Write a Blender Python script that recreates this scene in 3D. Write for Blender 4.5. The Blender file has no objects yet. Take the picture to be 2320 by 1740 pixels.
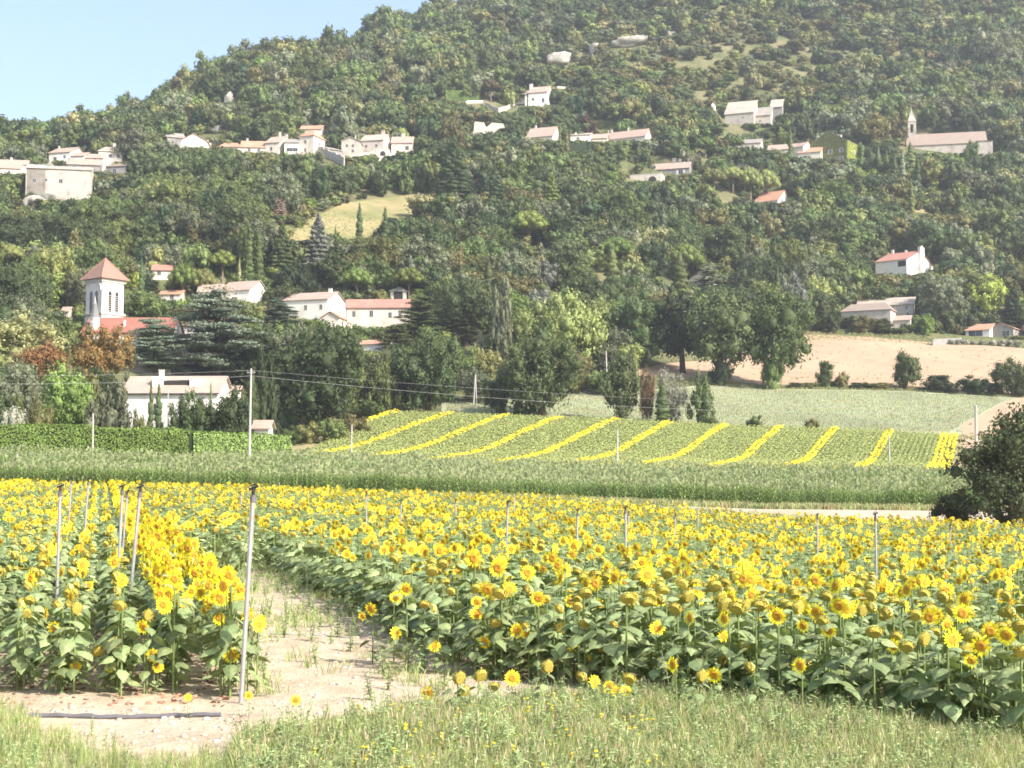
import bpy, math, random
import numpy as np
from mathutils import Matrix, Vector, Euler

SC = bpy.context.scene
COL = SC.collection
RNG = np.random.default_rng(7)
random.seed(7)
PI = math.pi
DEBUG = False
R = math.radians

# ------------------------------------------------------------------ camera, sky, sun, exposure
F = 3187.0                      # focal length in photograph pixels (the photograph is 2320 wide)
PITCH = math.atan(225.0 / F)
CAMZ = 2.5
cd = bpy.data.cameras.new('camera')
cd.sensor_width = 36.0
cd.lens = F / 2320.0 * 36.0
cd.clip_start = 0.2
cd.clip_end = 20000
cam = bpy.data.objects.new('camera', cd)
cam.location = (0, 0, CAMZ)
cam.rotation_euler = (PI / 2 + PITCH, 0, 0)
COL.objects.link(cam)
SC.camera = cam

SUN_ELEV, SUN_AZ = 38.0, 127.0   # azimuth clockwise from +Y (the view direction): from the right, a little behind the camera
w = bpy.data.worlds.new('World')
SC.world = w
w.use_nodes = True
nt = w.node_tree
nt.nodes.clear()
sky = nt.nodes.new('ShaderNodeTexSky')
sky.sky_type = 'NISHITA'
sky.sun_disc = False
sky.sun_elevation = R(SUN_ELEV)
sky.sun_rotation = R(SUN_AZ)
sky.air_density = 1.0
sky.dust_density = 2.2
sky.ozone_density = 1.0
bg = nt.nodes.new('ShaderNodeBackground')
bg.inputs['Strength'].default_value = 0.15
wo = nt.nodes.new('ShaderNodeOutputWorld')
nt.links.new(sky.outputs[0], bg.inputs[0])
nt.links.new(bg.outputs[0], wo.inputs[0])

ld = bpy.data.lights.new('sun', 'SUN')
ld.energy = 4.4
ld.angle = R(0.53)
ld.color = (1.0, 0.945, 0.86)
so = bpy.data.objects.new('sun', ld)
sd = Vector((math.sin(R(SUN_AZ)) * math.cos(R(SUN_ELEV)), math.cos(R(SUN_AZ)) * math.cos(R(SUN_ELEV)), math.sin(R(SUN_ELEV))))
so.rotation_euler = sd.to_track_quat('Z', 'Y').to_euler()
so.location = (60, -40, 80)
COL.objects.link(so)

vs = SC.view_settings
vs.view_transform = 'Standard'
vs.look = 'None'
vs.gamma = 1.0
vs.use_curve_mapping = False
vs.exposure = 1.1
SC.cycles.max_bounces = 5
SC.cycles.diffuse_bounces = 3
SC.cycles.glossy_bounces = 1
SC.cycles.transmission_bounces = 2
SC.cycles.volume_bounces = 0
SC.cycles.transparent_max_bounces = 4
SC.cycles.use_denoising = True
SC.cycles.pixel_filter_type = 'BLACKMAN_HARRIS'
SC.cycles.filter_width = 1.7

# ------------------------------------------------------------------ geometry helpers
cp, sp_ = math.cos(PITCH), math.sin(PITCH)


def ray(px, py):
    """direction (x, z) per metre of depth Y through photograph pixel px, py"""
    v = 870.0 - py
    y = F * cp - v * sp_
    return (px - 1160.0) / y, (F * sp_ + v * cp) / y


def at(px, py, d):
    a, b = ray(px, py)
    return Vector((a * d, d, CAMZ + b * d))


def pix(x, y, z):
    """world arrays -> photograph pixels"""
    zz = np.asarray(z) - CAMZ
    f = np.asarray(y) * cp + zz * sp_
    u = -np.asarray(y) * sp_ + zz * cp
    return 1160 + F * np.asarray(x) / f, 870 - F * u / f


TD = np.array([0, 10, 16, 25, 40, 70, 100, 118, 127, 140, 172, 178, 195, 205, 215, 232, 260, 275, 290, 345, 420, 480, 560, 650, 760, 900, 1000, 1300, 3500.])
TX = np.array([-700, 0, 580, 870, 1160, 1740, 2320, 3000.])
TZ = np.array([
    [0, 0, 0, 0, .1, .5, 1.3, 1.6, 1.8, 2.1, 4.6, 5.0, 8.0, 9.8, 11.5, 14.5, 21, 25, 30, 45, 68, 86, 110, 128, 110, 80, 60, 10, -20],
    [0, 0, 0, 0, .1, .5, 1.3, 1.6, 1.8, 2.1, 4.8, 5.2, 8.0, 9.8, 11.5, 14.5, 22, 27, 32, 49, 76, 97, 130, 158, 140, 95, 70, 10, -20],
    [0, 0, 0, 0, 0, .3, .8, 1.1, 1.3, 1.7, 4.0, 4.3, 4.9, 5.3, 5.6, 7.3, 12.5, 15.2, 19, 38, 75, 101, 134, 182, 230, 195, 170, 60, -20],
    [0, 0, 0, -.05, -.1, 0, .42, .75, 1.05, 1.3, 3.1, 3.4, 4.1, 4.6, 5.1, 6.75, 12, 14.75, 17.7, 34, 68, 95, 131, 177, 236, 289, 280, 150, 0],
    [0, 0, 0, -.1, -.2, -.3, .05, .4, .85, .9, 2.2, 2.5, 3.3, 3.9, 4.6, 6.2, 11.5, 14.3, 16.5, 30, 61, 89, 128, 173, 238, 312, 318, 240, 20],
    [0, -.1, -.15, -.45, -.8, -1.2, -1.2, -.9, -.1, .1, 1.5, 1.8, 2.6, 3.07, 4.0, 5.0, 9.6, 12.2, 14.5, 25.2, 44.7, 68, 112, 164, 233, 334, 424, 400, 60],
    [0, -.2, -.3, -.6, -.9, -1.3, -1.4, -1.1, -.2, -.2, 1.0, 1.3, 2.2, 2.6, 3.4, 4.2, 8.0, 10, 12.5, 23.6, 42.7, 63.5, 105, 156, 225, 334, 455, 440, 80],
    [0, -.3, -.4, -.7, -1.0, -1.4, -1.5, -1.2, -.4, -.4, .8, 1.0, 1.8, 2.2, 3.0, 3.8, 7.0, 9, 11, 22, 41, 61, 100, 150, 220, 330, 450, 470, 80],
], float)


def _pchip_slopes(x, y):
    h = np.diff(x)
    dl = np.diff(y, axis=1) / h
    m = np.zeros_like(y)
    for j in range(1, len(x) - 1):
        a, b = dl[:, j - 1], dl[:, j]
        w1, w2 = 2 * h[j] + h[j - 1], h[j] + 2 * h[j - 1]
        ok = a * b > 0
        with np.errstate(all='ignore'):
            v = (w1 + w2) / (w1 / a + w2 / b)
        m[:, j] = np.where(ok, v, 0)
    m[:, 0], m[:, -1] = dl[:, 0], dl[:, -1]
    return m


TM = _pchip_slopes(TD, TZ)


PADS = []       # levelled ground under the houses


def G(x, y, pads=True):
    """ground height at world x, y (arrays)"""
    x = np.asarray(x, float)
    y = np.asarray(y, float)
    d = np.clip(y, 0, 3499)
    px = np.clip(1160 + F * x / np.maximum(y, 9.0), TX[0], TX[-1])
    j = np.clip(np.searchsorted(TD, d, side='right') - 1, 0, len(TD) - 2)
    h = TD[j + 1] - TD[j]
    t = (d - TD[j]) / h
    h00, h10, h01, h11 = 2 * t**3 - 3 * t**2 + 1, t**3 - 2 * t**2 + t, -2 * t**3 + 3 * t**2, t**3 - t**2
    i = np.clip(np.searchsorted(TX, px, side='right') - 1, 0, len(TX) - 2)
    s = (px - TX[i]) / (TX[i + 1] - TX[i])
    s = s * .6 + .4 * (s * s * (3 - 2 * s))

    def ev(ii):
        return h00 * TZ[ii, j] + h10 * h * TM[ii, j] + h01 * TZ[ii, j + 1] + h11 * h * TM[ii, j + 1]
    z = ev(i) * (1 - s) + ev(i + 1) * s
    amp = np.clip((y - 240) / 300, 0, 1)
    z = z + amp * (1.6 * np.sin(x * .045 + y * .021) * np.sin(y * .037 - x * .013) + .7 * np.sin(x * .13 + 1.3) * np.sin(y * .11))
    for fx, fy, fa, fw, fd, lv in (PADS if pads else ()):
        if y.size > 1 and (y.max() < fy - 40 or y.min() > fy + 40):
            continue
        ca_, sa_ = math.cos(fa), math.sin(fa)
        lx, ly = (x - fx) * ca_ - (y - fy) * sa_, (x - fx) * sa_ + (y - fy) * ca_
        ds = np.hypot(np.maximum(np.abs(lx) - fw, 0), np.maximum(np.abs(ly) - fd, 0))
        wt = np.clip(1 - ds / 6.5, 0, 1)
        wt = wt * wt * (3 - 2 * wt)
        z = z + wt * (np.minimum(z, lv) - z)
    z = z + .03 * np.sin(x * 1.7 + y * .6) * np.sin(y * 1.1 - x * .4) * np.clip((140 - y) / 40, 0, 1)
    return z


def gz(x, y):
    return float(G(x, y))


def hit(px, py, d0=11.0, d1=1100.0):
    a, b = ray(px, py)
    ds = np.concatenate([np.linspace(d0, 150, 700), np.linspace(150.3, d1, 2400)])
    e = CAMZ + b * ds - G(a * ds, ds, False)
    k = np.where(e <= 0)[0]
    return float(ds[k[0]]) if len(k) else float(d1)


class MB:
    """collects vertices and faces; build() links ONE mesh object"""

    def __init__(s):
        s.v, s.f, s.m = [], [], []

    def add(s, V, Fc, mi=0, M=None):
        o = len(s.v)
        if M is not None:
            V = [tuple(M @ Vector(p)) for p in V]
        s.v.extend([tuple(map(float, p)) for p in V])
        s.f.extend([tuple(i + o for i in f) for f in Fc])
        s.m.extend([mi] * len(Fc))
        return s

    def box(s, x0, x1, y0, y1, z0, z1, mi=0, M=None):
        V = [(x0, y0, z0), (x1, y0, z0), (x1, y1, z0), (x0, y1, z0), (x0, y0, z1), (x1, y0, z1), (x1, y1, z1), (x0, y1, z1)]
        return s.add(V, [(0, 3, 2, 1), (4, 5, 6, 7), (0, 1, 5, 4), (1, 2, 6, 5), (2, 3, 7, 6), (3, 0, 4, 7)], mi, M)

    def tube(s, pts, rad, n=6, mi=0, cap=True):
        pts = [Vector(p) for p in pts]
        rad = rad if isinstance(rad, (list, tuple)) else [rad] * len(pts)
        V, Fc = [], []
        for i, p in enumerate(pts):
            t = (pts[min(i + 1, len(pts) - 1)] - pts[max(i - 1, 0)])
            t = t.normalized() if t.length > 1e-9 else Vector((0, 0, 1))
            a = t.cross(Vector((0, 0, 1)) if abs(t.z) < .9 else Vector((1, 0, 0))).normalized()
            b = t.cross(a)
            for k in range(n):
                q = 2 * PI * k / n
                V.append(p + (a * math.cos(q) + b * math.sin(q)) * rad[i])
        for i in range(len(pts) - 1):
            for k in range(n):
                k2 = (k + 1) % n
                Fc.append((i * n + k, i * n + k2, (i + 1) * n + k2, (i + 1) * n + k))
        if cap:
            Fc.append(tuple(range(n - 1, -1, -1)))
            Fc.append(tuple((len(pts) - 1) * n + k for k in range(n)))
        return s.add(V, Fc, mi)

    def prism(s, prof, x0, x1, mi=0, M=None):
        """closed (y, z) outline swept along x"""
        n = len(prof)
        V = [(x0, y, z) for y, z in prof] + [(x1, y, z) for y, z in prof]
        Fc = [tuple(range(n)), tuple(range(2 * n - 1, n - 1, -1))]
        Fc += [(i, i + n, (i + 1) % n + n, (i + 1) % n) for i in range(n)]
        return s.add(V, Fc, mi, M)

    def mesh(s, name, mats):
        me = bpy.data.meshes.new(name)
        me.from_pydata(s.v, [], s.f)
        for m in (mats if isinstance(mats, (list, tuple)) else [mats]):
            me.materials.append(m)
        me.polygons.foreach_set('material_index', np.array(s.m, np.int32))
        me.validate()
        me.update()
        return me

    def build(s, name, mats, parent=None, kind=None):
        return link(name, s.mesh(name, mats), parent, kind)


def link(name, me, parent=None, kind=None):
    o = bpy.data.objects.new(name, me)
    COL.objects.link(o)
    if parent is not None:
        o.parent = parent
    if kind:
        o['kind'] = kind
    return o


def np_mesh(name, V, Fq, mats, mi=None):
    """fast mesh from numpy: V (n,3), Fq (m,k)"""
    me = bpy.data.meshes.new(name)
    V = np.asarray(V, np.float32)
    Fq = np.asarray(Fq, np.int32)
    k = Fq.shape[1]
    me.vertices.add(len(V))
    me.vertices.foreach_set('co', V.ravel())
    me.loops.add(Fq.size)
    me.loops.foreach_set('vertex_index', Fq.ravel())
    me.polygons.add(len(Fq))
    me.polygons.foreach_set('loop_start', np.arange(0, Fq.size, k, dtype=np.int32))
    for m in (mats if isinstance(mats, (list, tuple)) else [mats]):
        me.materials.append(m)
    if mi is not None:
        me.polygons.foreach_set('material_index', np.asarray(mi, np.int32))
    me.update(calc_edges=True)
    return me


def thing(name, label, cat, loc=(0, 0, 0), rz=0.0, group=None):
    o = bpy.data.objects.new(name, None)
    o.empty_display_size = .2
    COL.objects.link(o)
    o.location = loc
    o.rotation_euler = (0, 0, rz)
    o['label'] = label
    o['category'] = cat
    if group:
        o['group'] = group
    return o


def tag(o, label, cat, group=None):
    o['label'] = label
    o['category'] = cat
    if group:
        o['group'] = group
    return o


# ------------------------------------------------------------------ materials
def newmat(name):
    m = bpy.data.materials.new(name)
    m.use_nodes = True
    n = m.node_tree
    n.nodes.clear()
    out = n.nodes.new('ShaderNodeOutputMaterial')
    return m, n, out


def N(n, t, **kw):
    x = n.nodes.new(t)
    for k, v in kw.items():
        if hasattr(x, k):
            setattr(x, k, v)
        else:
            x.inputs[k].default_value = v
    return x


def mixrgb(n, fac, a, b, mode='MIX'):
    x = n.nodes.new('ShaderNodeMix')
    x.data_type = 'RGBA'
    x.blend_type = mode
    x.clamp_factor = True
    for s, v in ((x.inputs[0], fac), (x.inputs[6], a), (x.inputs[7], b)):
        if isinstance(v, (int, float)):
            s.default_value = v
        elif isinstance(v, (tuple, list)):
            s.default_value = (v[0], v[1], v[2], 1)
        else:
            n.links.new(v, s)
    return x.outputs[2]


def ramp(n, src, stops):
    r = n.nodes.new('ShaderNodeValToRGB')
    e = r.color_ramp.elements
    while len(e) > 1:
        e.remove(e[-1])
    for i, (p, c) in enumerate(stops):
        k = e[0] if i == 0 else e.new(p)
        k.position = p
        k.color = (c[0], c[1], c[2], 1) if isinstance(c, (tuple, list)) else (c, c, c, 1)
    n.links.new(src, r.inputs[0])
    return r.outputs[0]


def noise(n, scale, vec=None, detail=3, rough=.6):
    x = N(n, 'ShaderNodeTexNoise', Scale=scale, Detail=detail, Roughness=rough)
    if vec is not None:
        n.links.new(vec, x.inputs['Vector'])
    return x.outputs['Fac']


def surf(name, c1, c2, scale=2.0, rough=.85, spec=.2, bump=0.0, bscale=None, metal=0.0, coord='Object', c3=None, s3=.3):
    """plain surface: two colours mixed by noise, optional third in large patches, optional bump"""
    m, n, out = newmat(name)
    tc = N(n, 'ShaderNodeTexCoord')
    v = tc.outputs[coord]
    f = ramp(n, noise(n, scale, v, 5), [(.3, 0.0), (.7, 1.0)])
    c = mixrgb(n, f, c1, c2)
    if c3:
        f3 = ramp(n, noise(n, s3, v, 4), [(.5, 0.0), (.68, 1.0)])
        c = mixrgb(n, f3, c, c3)
    p = N(n, 'ShaderNodeBsdfPrincipled', Roughness=rough, Metallic=metal)
    p.inputs['Specular IOR Level'].default_value = spec
    n.links.new(c, p.inputs['Base Color'])
    if bump:
        b = N(n, 'ShaderNodeBump', Strength=bump, Distance=.05)
        n.links.new(noise(n, bscale or scale * 4, v, 6), b.inputs['Height'])
        n.links.new(b.outputs[0], p.inputs['Normal'])
    n.links.new(p.outputs[0], out.inputs[0])
    return m


def leafmat(name, col, var=.35, hue=.022, transl=.25, patch=None, rough=.65, spec=.25, oscale=3.0):
    """foliage: colour varies per leaf (island), per plant (object random) and in soft clumps; some light passes through"""
    m, n, out = newmat(name)
    geo = N(n, 'ShaderNodeNewGeometry')
    oi = N(n, 'ShaderNodeObjectInfo')
    tc = N(n, 'ShaderNodeTexCoord')
    hsv = N(n, 'ShaderNodeHueSaturation')
    mr = N(n, 'ShaderNodeMapRange')
    n.links.new(geo.outputs['Random Per Island'], mr.inputs[0])
    mr.inputs['To Min'].default_value = 1 - var
    mr.inputs['To Max'].default_value = 1 + var
    mo = N(n, 'ShaderNodeMapRange')
    n.links.new(oi.outputs['Random'], mo.inputs[0])
    mo.inputs['To Min'].default_value = .68
    mo.inputs['To Max'].default_value = 1.36
    mn = N(n, 'ShaderNodeMapRange')
    n.links.new(noise(n, oscale, tc.outputs['Object'], 2), mn.inputs[0])
    mn.inputs['From Min'].default_value = .3
    mn.inputs['From Max'].default_value = .7
    mn.inputs['To Min'].default_value = .78
    mn.inputs['To Max'].default_value = 1.22
    a = N(n, 'ShaderNodeMath', operation='MULTIPLY')
    b = N(n, 'ShaderNodeMath', operation='MULTIPLY')
    n.links.new(mr.outputs[0], a.inputs[0])
    n.links.new(mo.outputs[0], a.inputs[1])
    n.links.new(a.outputs[0], b.inputs[0])
    n.links.new(mn.outputs[0], b.inputs[1])
    n.links.new(b.outputs[0], hsv.inputs['Value'])
    mh = N(n, 'ShaderNodeMapRange')
    wn = N(n, 'ShaderNodeTexWhiteNoise', noise_dimensions='1D')
    n.links.new(oi.outputs['Random'], wn.inputs['W'])
    n.links.new(wn.outputs['Value'], mh.inputs[0])
    mh.inputs['To Min'].default_value = .5 - hue
    mh.inputs['To Max'].default_value = .5 + hue
    n.links.new(mh.outputs[0], hsv.inputs['Hue'])
    if patch:
        f = ramp(n, noise(n, 1.7, tc.outputs['Object'], 3), [(.45, 0.0), (.62, 1.0)])
        n.links.new(mixrgb(n, f, col, patch), hsv.inputs['Color'])
    else:
        hsv.inputs['Color'].default_value = (*col, 1)
    p = N(n, 'ShaderNodeBsdfPrincipled', Roughness=rough)
    p.inputs['Specular IOR Level'].default_value = spec
    n.links.new(hsv.outputs[0], p.inputs['Base Color'])
    if transl:
        t = N(n, 'ShaderNodeBsdfTranslucent')
        n.links.new(mixrgb(n, 1.0, hsv.outputs[0], (1.0, 1.05, .62), 'MULTIPLY'), t.inputs[0])
        mx = N(n, 'ShaderNodeMixShader', Fac=transl)
        n.links.new(p.outputs[0], mx.inputs[1])
        n.links.new(t.outputs[0], mx.inputs[2])
        n.links.new(mx.outputs[0], out.inputs[0])
    else:
        n.links.new(p.outputs[0], out.inputs[0])
    return m


TONES = {
    'dark green': (.076, .104, .044), 'deep green': (.050, .074, .036), 'mid green': (.118, .155, .056), 'fresh green': (.150, .200, .058),
    'olive green': (.160, .160, .066), 'yellow green': (.222, .252, .098), 'lime green': (.28, .34, .085), 'grey green': (.152, .172, .112),
    'blue grey': (.19, .205, .19), 'silver grey': (.27, .28, .24), 'rust brown': (.235, .140, .056), 'brown': (.165, .12, .072),
    'dark red': (.085, .032, .034), 'dull pink': (.27, .20, .168), 'olive brown': (.145, .122, .05), 'pale olive': (.225, .222, .115),
    'cedar': (.150, .190, .152), 'black green': (.058, .060, .033),
}
LM = {}
TONES = {k: (c[0] * 1.16, c[1] * 1.12, c[2] * 1.0) for k, c in TONES.items()}
TONES['black green'] = (.060, .080, .034)
for k, c in TONES.items():
    LM[k] = leafmat('foliage_' + k.replace(' ', '_'), c, var=.27, patch=(.075, .095, .034) if k in ('rust brown', 'olive brown') else None)
M_bark = surf('bark', (.11, .08, .055), (.05, .038, .028), 6, bump=.6)
M_barkpale = surf('pale_bark', (.30, .24, .19), (.16, .12, .09), 6, bump=.5)
M_white = surf('white_render', (.80, .77, .71), (.70, .66, .59), .8, bump=.15, c3=(.64, .59, .51), s3=.35)
M_cream = surf('cream_render', (.70, .635, .54), (.60, .535, .445), .9, bump=.2, c3=(.50, .445, .37), s3=.4)
M_stone = surf('pale_rubble_stone', (.57, .515, .445), (.41, .365, .31), 1.6, bump=.7, bscale=3.5, c3=(.33, .295, .25), s3=.35)
M_greystone = surf('grey_stone', (.34, .32, .30), (.24, .225, .21), 1.5, bump=.6, c3=(.18, .17, .16), s3=.4)
M_rock = surf('limestone', (.47, .435, .385), (.31, .285, .245), .6, bump=.8, bscale=1.5, c3=(.25, .23, .19), s3=.25)
M_trim = surf('stone_trim', (.62, .58, .52), (.52, .48, .42), 2)
M_glass = surf('dark_window_glass', (.035, .04, .048), (.055, .06, .07), 3, rough=.15, spec=.6)
M_shutter = surf('grey_blue_shutter', (.27, .29, .30), (.22, .24, .25), 3)
M_shutterw = surf('white_shutter', (.62, .63, .64), (.52, .53, .54), 3)
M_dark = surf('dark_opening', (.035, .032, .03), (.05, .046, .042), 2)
M_wood = surf('brown_wood', (.16, .09, .055), (.10, .06, .04), 4)
M_slate = surf('slate', (.235, .23, .225), (.17, .168, .165), 3)


def tilemat(name, c1, c2, c3, rows=0.0):
    """clay roof tiles: streaky colour along the slope, courses as fine relief"""
    m, n, out = newmat(name)
    tc = N(n, 'ShaderNodeTexCoord')
    mp = N(n, 'ShaderNodeMapping')
    mp.inputs['Scale'].default_value = (2.2, .7, 1.2)
    n.links.new(tc.outputs['Object'], mp.inputs[0])
    f = ramp(n, noise(n, 1.6, mp.outputs[0], 6, .7), [(.3, 0.0), (.7, 1.0)])
    c = mixrgb(n, f, c1, c2)
    f3 = ramp(n, noise(n, .35, tc.outputs['Object'], 4), [(.45, 0.0), (.65, 1.0)])
    c = mixrgb(n, f3, c, c3)
    p = N(n, 'ShaderNodeBsdfPrincipled', Roughness=.85)
    p.inputs['Specular IOR Level'].default_value = .15
    wv = N(n, 'ShaderNodeTexWave', Scale=1.6 if not rows else rows, Distortion=.4)
    wv.bands_direction = 'X' if not rows else 'Z'
    n.links.new(tc.outputs['Object'], wv.inputs[0])
    if rows:
        c = mixrgb(n, ramp(n, wv.outputs[0], [(.1, .75), (.4, 0.0)]), c, tuple(x * .5 for x in c2))
    b = N(n, 'ShaderNodeBump', Strength=.5, Distance=.08)
    n.links.new(wv.outputs[0], b.inputs['Height'])
    n.links.new(c, p.inputs['Base Color'])
    n.links.new(b.outputs[0], p.inputs['Normal'])
    n.links.new(p.outputs[0], out.inputs[0])
    return m


TILE = {
    'pink': tilemat('pink_clay_tiles', (.47, .335, .27), (.38, .27, .22), (.43, .345, .285)),
    'pale': tilemat('pale_clay_tiles', (.52, .43, .35), (.42, .35, .285), (.38, .325, .27)),
    'orange': tilemat('orange_clay_tiles', (.56, .29, .19), (.45, .235, .155), (.50, .32, .23)),
    'red': tilemat('red_clay_tiles', (.38, .150, .110), (.31, .12, .088), (.34, .16, .12)),
    'redhouse': tilemat('faded_red_tiles', (.47, .22, .17), (.38, .18, .14), (.42, .24, .19)),
    'brown': tilemat('brown_clay_tiles', (.36, .275, .225), (.28, .215, .175), (.33, .27, .225)),
    'grey': tilemat('weathered_tiles', (.38, .345, .30), (.30, .27, .235), (.27, .245, .215)),
    'tower': tilemat('tower_tiles', (.37, .225, .17), (.31, .185, .14), (.34, .215, .165), rows=1.25),
}

# ------------------------------------------------------------------ ground, fields, tracks
def fieldmat(name, c1, c2, scale, stripe=None, sdir='Y', rot=0.0, sscale=.5, sfac=.6, bump=.4, c3=None):
    m, n, out = newmat(name)
    tc = N(n, 'ShaderNodeTexCoord')
    v = tc.outputs['Object']
    f = ramp(n, noise(n, scale, v, 6, .65), [(.34, 0.0), (.66, 1.0)])
    c = mixrgb(n, f, c1, c2)
    if c3:
        c = mixrgb(n, ramp(n, noise(n, .045, v, 5), [(.48, 0.0), (.62, 1.0)]), c, c3)
    p = N(n, 'ShaderNodeBsdfPrincipled', Roughness=.95)
    p.inputs['Specular IOR Level'].default_value = .08
    if stripe:
        mp = N(n, 'ShaderNodeMapping')
        mp.inputs['Rotation'].default_value = (0, 0, rot)
        n.links.new(v, mp.inputs[0])
        wv = N(n, 'ShaderNodeTexWave', Scale=sscale, Distortion=1.6, Detail=3)
        wv.bands_direction = sdir
        n.links.new(mp.outputs[0], wv.inputs[0])
        fm = N(n, 'ShaderNodeMath', operation='MULTIPLY')
        n.links.new(wv.outputs[0], fm.inputs[0])
        fm.inputs[1].default_value = sfac
        c = mixrgb(n, fm.outputs[0], c, stripe)
    b = N(n, 'ShaderNodeBump', Strength=bump, Distance=.08)
    n.links.new(noise(n, scale * 5, v, 6, .7), b.inputs['Height'])
    n.links.new(b.outputs[0], p.inputs['Normal'])
    n.links.new(c, p.inputs['Base Color'])
    n.links.new(p.outputs[0], out.inputs[0])
    return m


M_soil = fieldmat('dry_soil', (.62, .505, .365), (.44, .345, .24), 1.6, c3=(.52, .41, .29), bump=.9)
M_hill = fieldmat('scrub_ground', (.15, .15, .068), (.07, .088, .036), .55, c3=(.20, .18, .095))
M_meadow = fieldmat('dry_meadow', (.36, .285, .15), (.24, .215, .10), .25, c3=(.20, .20, .085))
M_plough = fieldmat('ploughed_earth', (.47, .335, .225), (.38, .265, .18), .3, stripe=(.31, .22, .15), rot=R(-6), sscale=.28, sfac=.6, c3=(.45, .335, .215))
M_lav = fieldmat('striped_crop', (.36, .365, .225), (.42, .385, .27), .18, stripe=(.27, .32, .17), rot=R(-7), sscale=.22, sfac=.75, c3=(.275, .255, .19))
M_track = fieldmat('pale_track', (.50, .41, .315), (.43, .35, .265), .8, c3=(.36, .32, .20))
M_bank = fieldmat('dry_bank', (.36, .29, .17), (.20, .20, .085), .4, c3=(.42, .31, .21))


def terrain_rows(dl, nu=420, umax=1.05):
    us = np.linspace(-1, 1, nu)
    us = np.sign(us) * (np.abs(us) * .42 + np.abs(us) ** 4 * .63)
    dl = np.asarray(dl, float)
    X = us[None, :] * np.sqrt(dl[:, None] ** 2 + 22.0 ** 2)
    Y = np.repeat(dl[:, None], nu, 1)
    Z = G(X, Y)
    V = np.stack([X, Y, Z], -1).reshape(-1, 3)
    r, c = len(dl), nu
    i = np.arange(r - 1)[:, None] * c + np.arange(c - 1)[None, :]
    Fq = np.stack([i, i + 1, i + c + 1, i + c], -1).reshape(-1, 4)
    return V, Fq


def grid_obj(name, rows, mat):
    V, Fq = terrain_rows(rows)
    me = np_mesh(name, V, Fq, mat)
    me.polygons.foreach_set('use_smooth', np.ones(len(me.polygons), bool))
    return link(name, me, kind='structure')


grid_obj('soil', np.concatenate([[-60, -30, -12, -4, 0, 4, 7], np.arange(9, 30, .5), np.arange(30, 60, 1.5), np.arange(60, 121, 2.0)]), M_soil)


def sheet(name, pxs, d0, d1, mat, off=.1, nx=120, nd=40):
    px = np.linspace(pxs[0], pxs[-1], nx)
    a, b = np.interp(px, pxs, d0), np.interp(px, pxs, d1)
    t = np.linspace(0, 1, nd)[:, None]
    Y = a[None] * (1 - t) + b[None] * t
    X = (px[None] - 1160) / F * Y
    Z = G(X, Y) + off
    V = np.stack([X, Y, Z], -1).reshape(-1, 3)
    i = np.arange(nd - 1)[:, None] * nx + np.arange(nx - 1)[None, :]
    Fq = np.stack([i, i + 1, i + nx + 1, i + nx], -1).reshape(-1, 4)
    me = np_mesh(name, V, Fq, mat)
    me.polygons.foreach_set('use_smooth', np.ones(len(me.polygons), bool))
    return link(name, me, kind='structure')


# ------------------------------------------------------------------ houses
WIN = []        # picture windows kept free of trees standing in front: x0, x1, y0, y1, depth
FOOT = []       # ground circles kept free of trees
LAND = []       # landmarks for telling trees apart: px, py, words
WALLS = {'white': M_white, 'cream': M_cream, 'stone': M_stone, 'grey': M_greystone}


def window(parent, x, z, ww, wh, face, shut=None, arch=False, name='window'):
    """framed pane on a wall; face is a matrix taking (x along wall, outward -y, z) to house space"""
    b = MB()
    t = .09
    b.box(x - ww / 2 - t, x + ww / 2 + t, -.07, -.003, z - t, z - .0, 0, face)
    b.box(x - ww / 2 - t, x + ww / 2 + t, -.05, -.003, z + wh, z + wh + t, 0, face)
    b.box(x - ww / 2 - t, x - ww / 2, -.05, -.003, z, z + wh, 0, face)
    b.box(x + ww / 2, x + ww / 2 + t, -.05, -.003, z, z + wh, 0, face)
    b.box(x - .03, x + .03, -.035, -.012, z, z + wh, 0, face)
    o = b.build(name, M_trim, parent)
    MB().box(x - ww / 2, x + ww / 2, -.012, -.004, z, z + wh, 0, face).build('pane', M_glass, o)
    if shut is not None:
        for s in (-1, 1):
            xa = x + s * (ww / 2 + t + .02)
            xb = xa + s * ww * .5
            MB().box(min(xa, xb), max(xa, xb), -.06, -.004, z, z + wh, 0, face).build('shutter', shut, o)
    return o


def gable_roof(W, D, H, rise, ov=.4, th=.16, hip=0.0, x0=0.0, shed=False):
    """roof slab over x in [x0, x0+W], y in [0, D], eaves at H"""
    b = MB()
    xa, xb = x0 - ov, x0 + W + ov
    if shed:
        sl = rise / D
        b.prism([(-ov, H - sl * ov), (D + ov * .3, H + rise + sl * ov * .3), (D + ov * .3, H + rise + sl * ov * .3 + th), (-ov, H - sl * ov + th)], xa, xb)
        return b
    sl = rise / (D / 2)
    ze, zr = H - sl * ov, H + rise
    if hip:
        hx = min(hip, W / 2 - .2)
        V = [(xa, -ov, ze + th), (xb, -ov, ze + th), (xb, D + ov, ze + th), (xa, D + ov, ze + th), (x0 + hx, D / 2, zr + th), (x0 + W - hx, D / 2, zr + th),
             (xa, -ov, ze), (xb, -ov, ze), (xb, D + ov, ze), (xa, D + ov, ze)]
        b.add(V, [(0, 1, 5, 4), (1, 2, 5), (2, 3, 4, 5), (3, 0, 4), (9, 8, 7, 6), (0, 6, 7, 1), (1, 7, 8, 2), (2, 8, 9, 3), (3, 9, 6, 0)])
        return b
    b.prism([(-ov, ze), (D / 2, zr), (D / 2, zr + th), (-ov, ze + th)], xa, xb)
    b.prism([(D / 2, zr), (D + ov, ze), (D + ov, ze + th), (D / 2, zr + th)], xa, xb)
    return b


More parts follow.
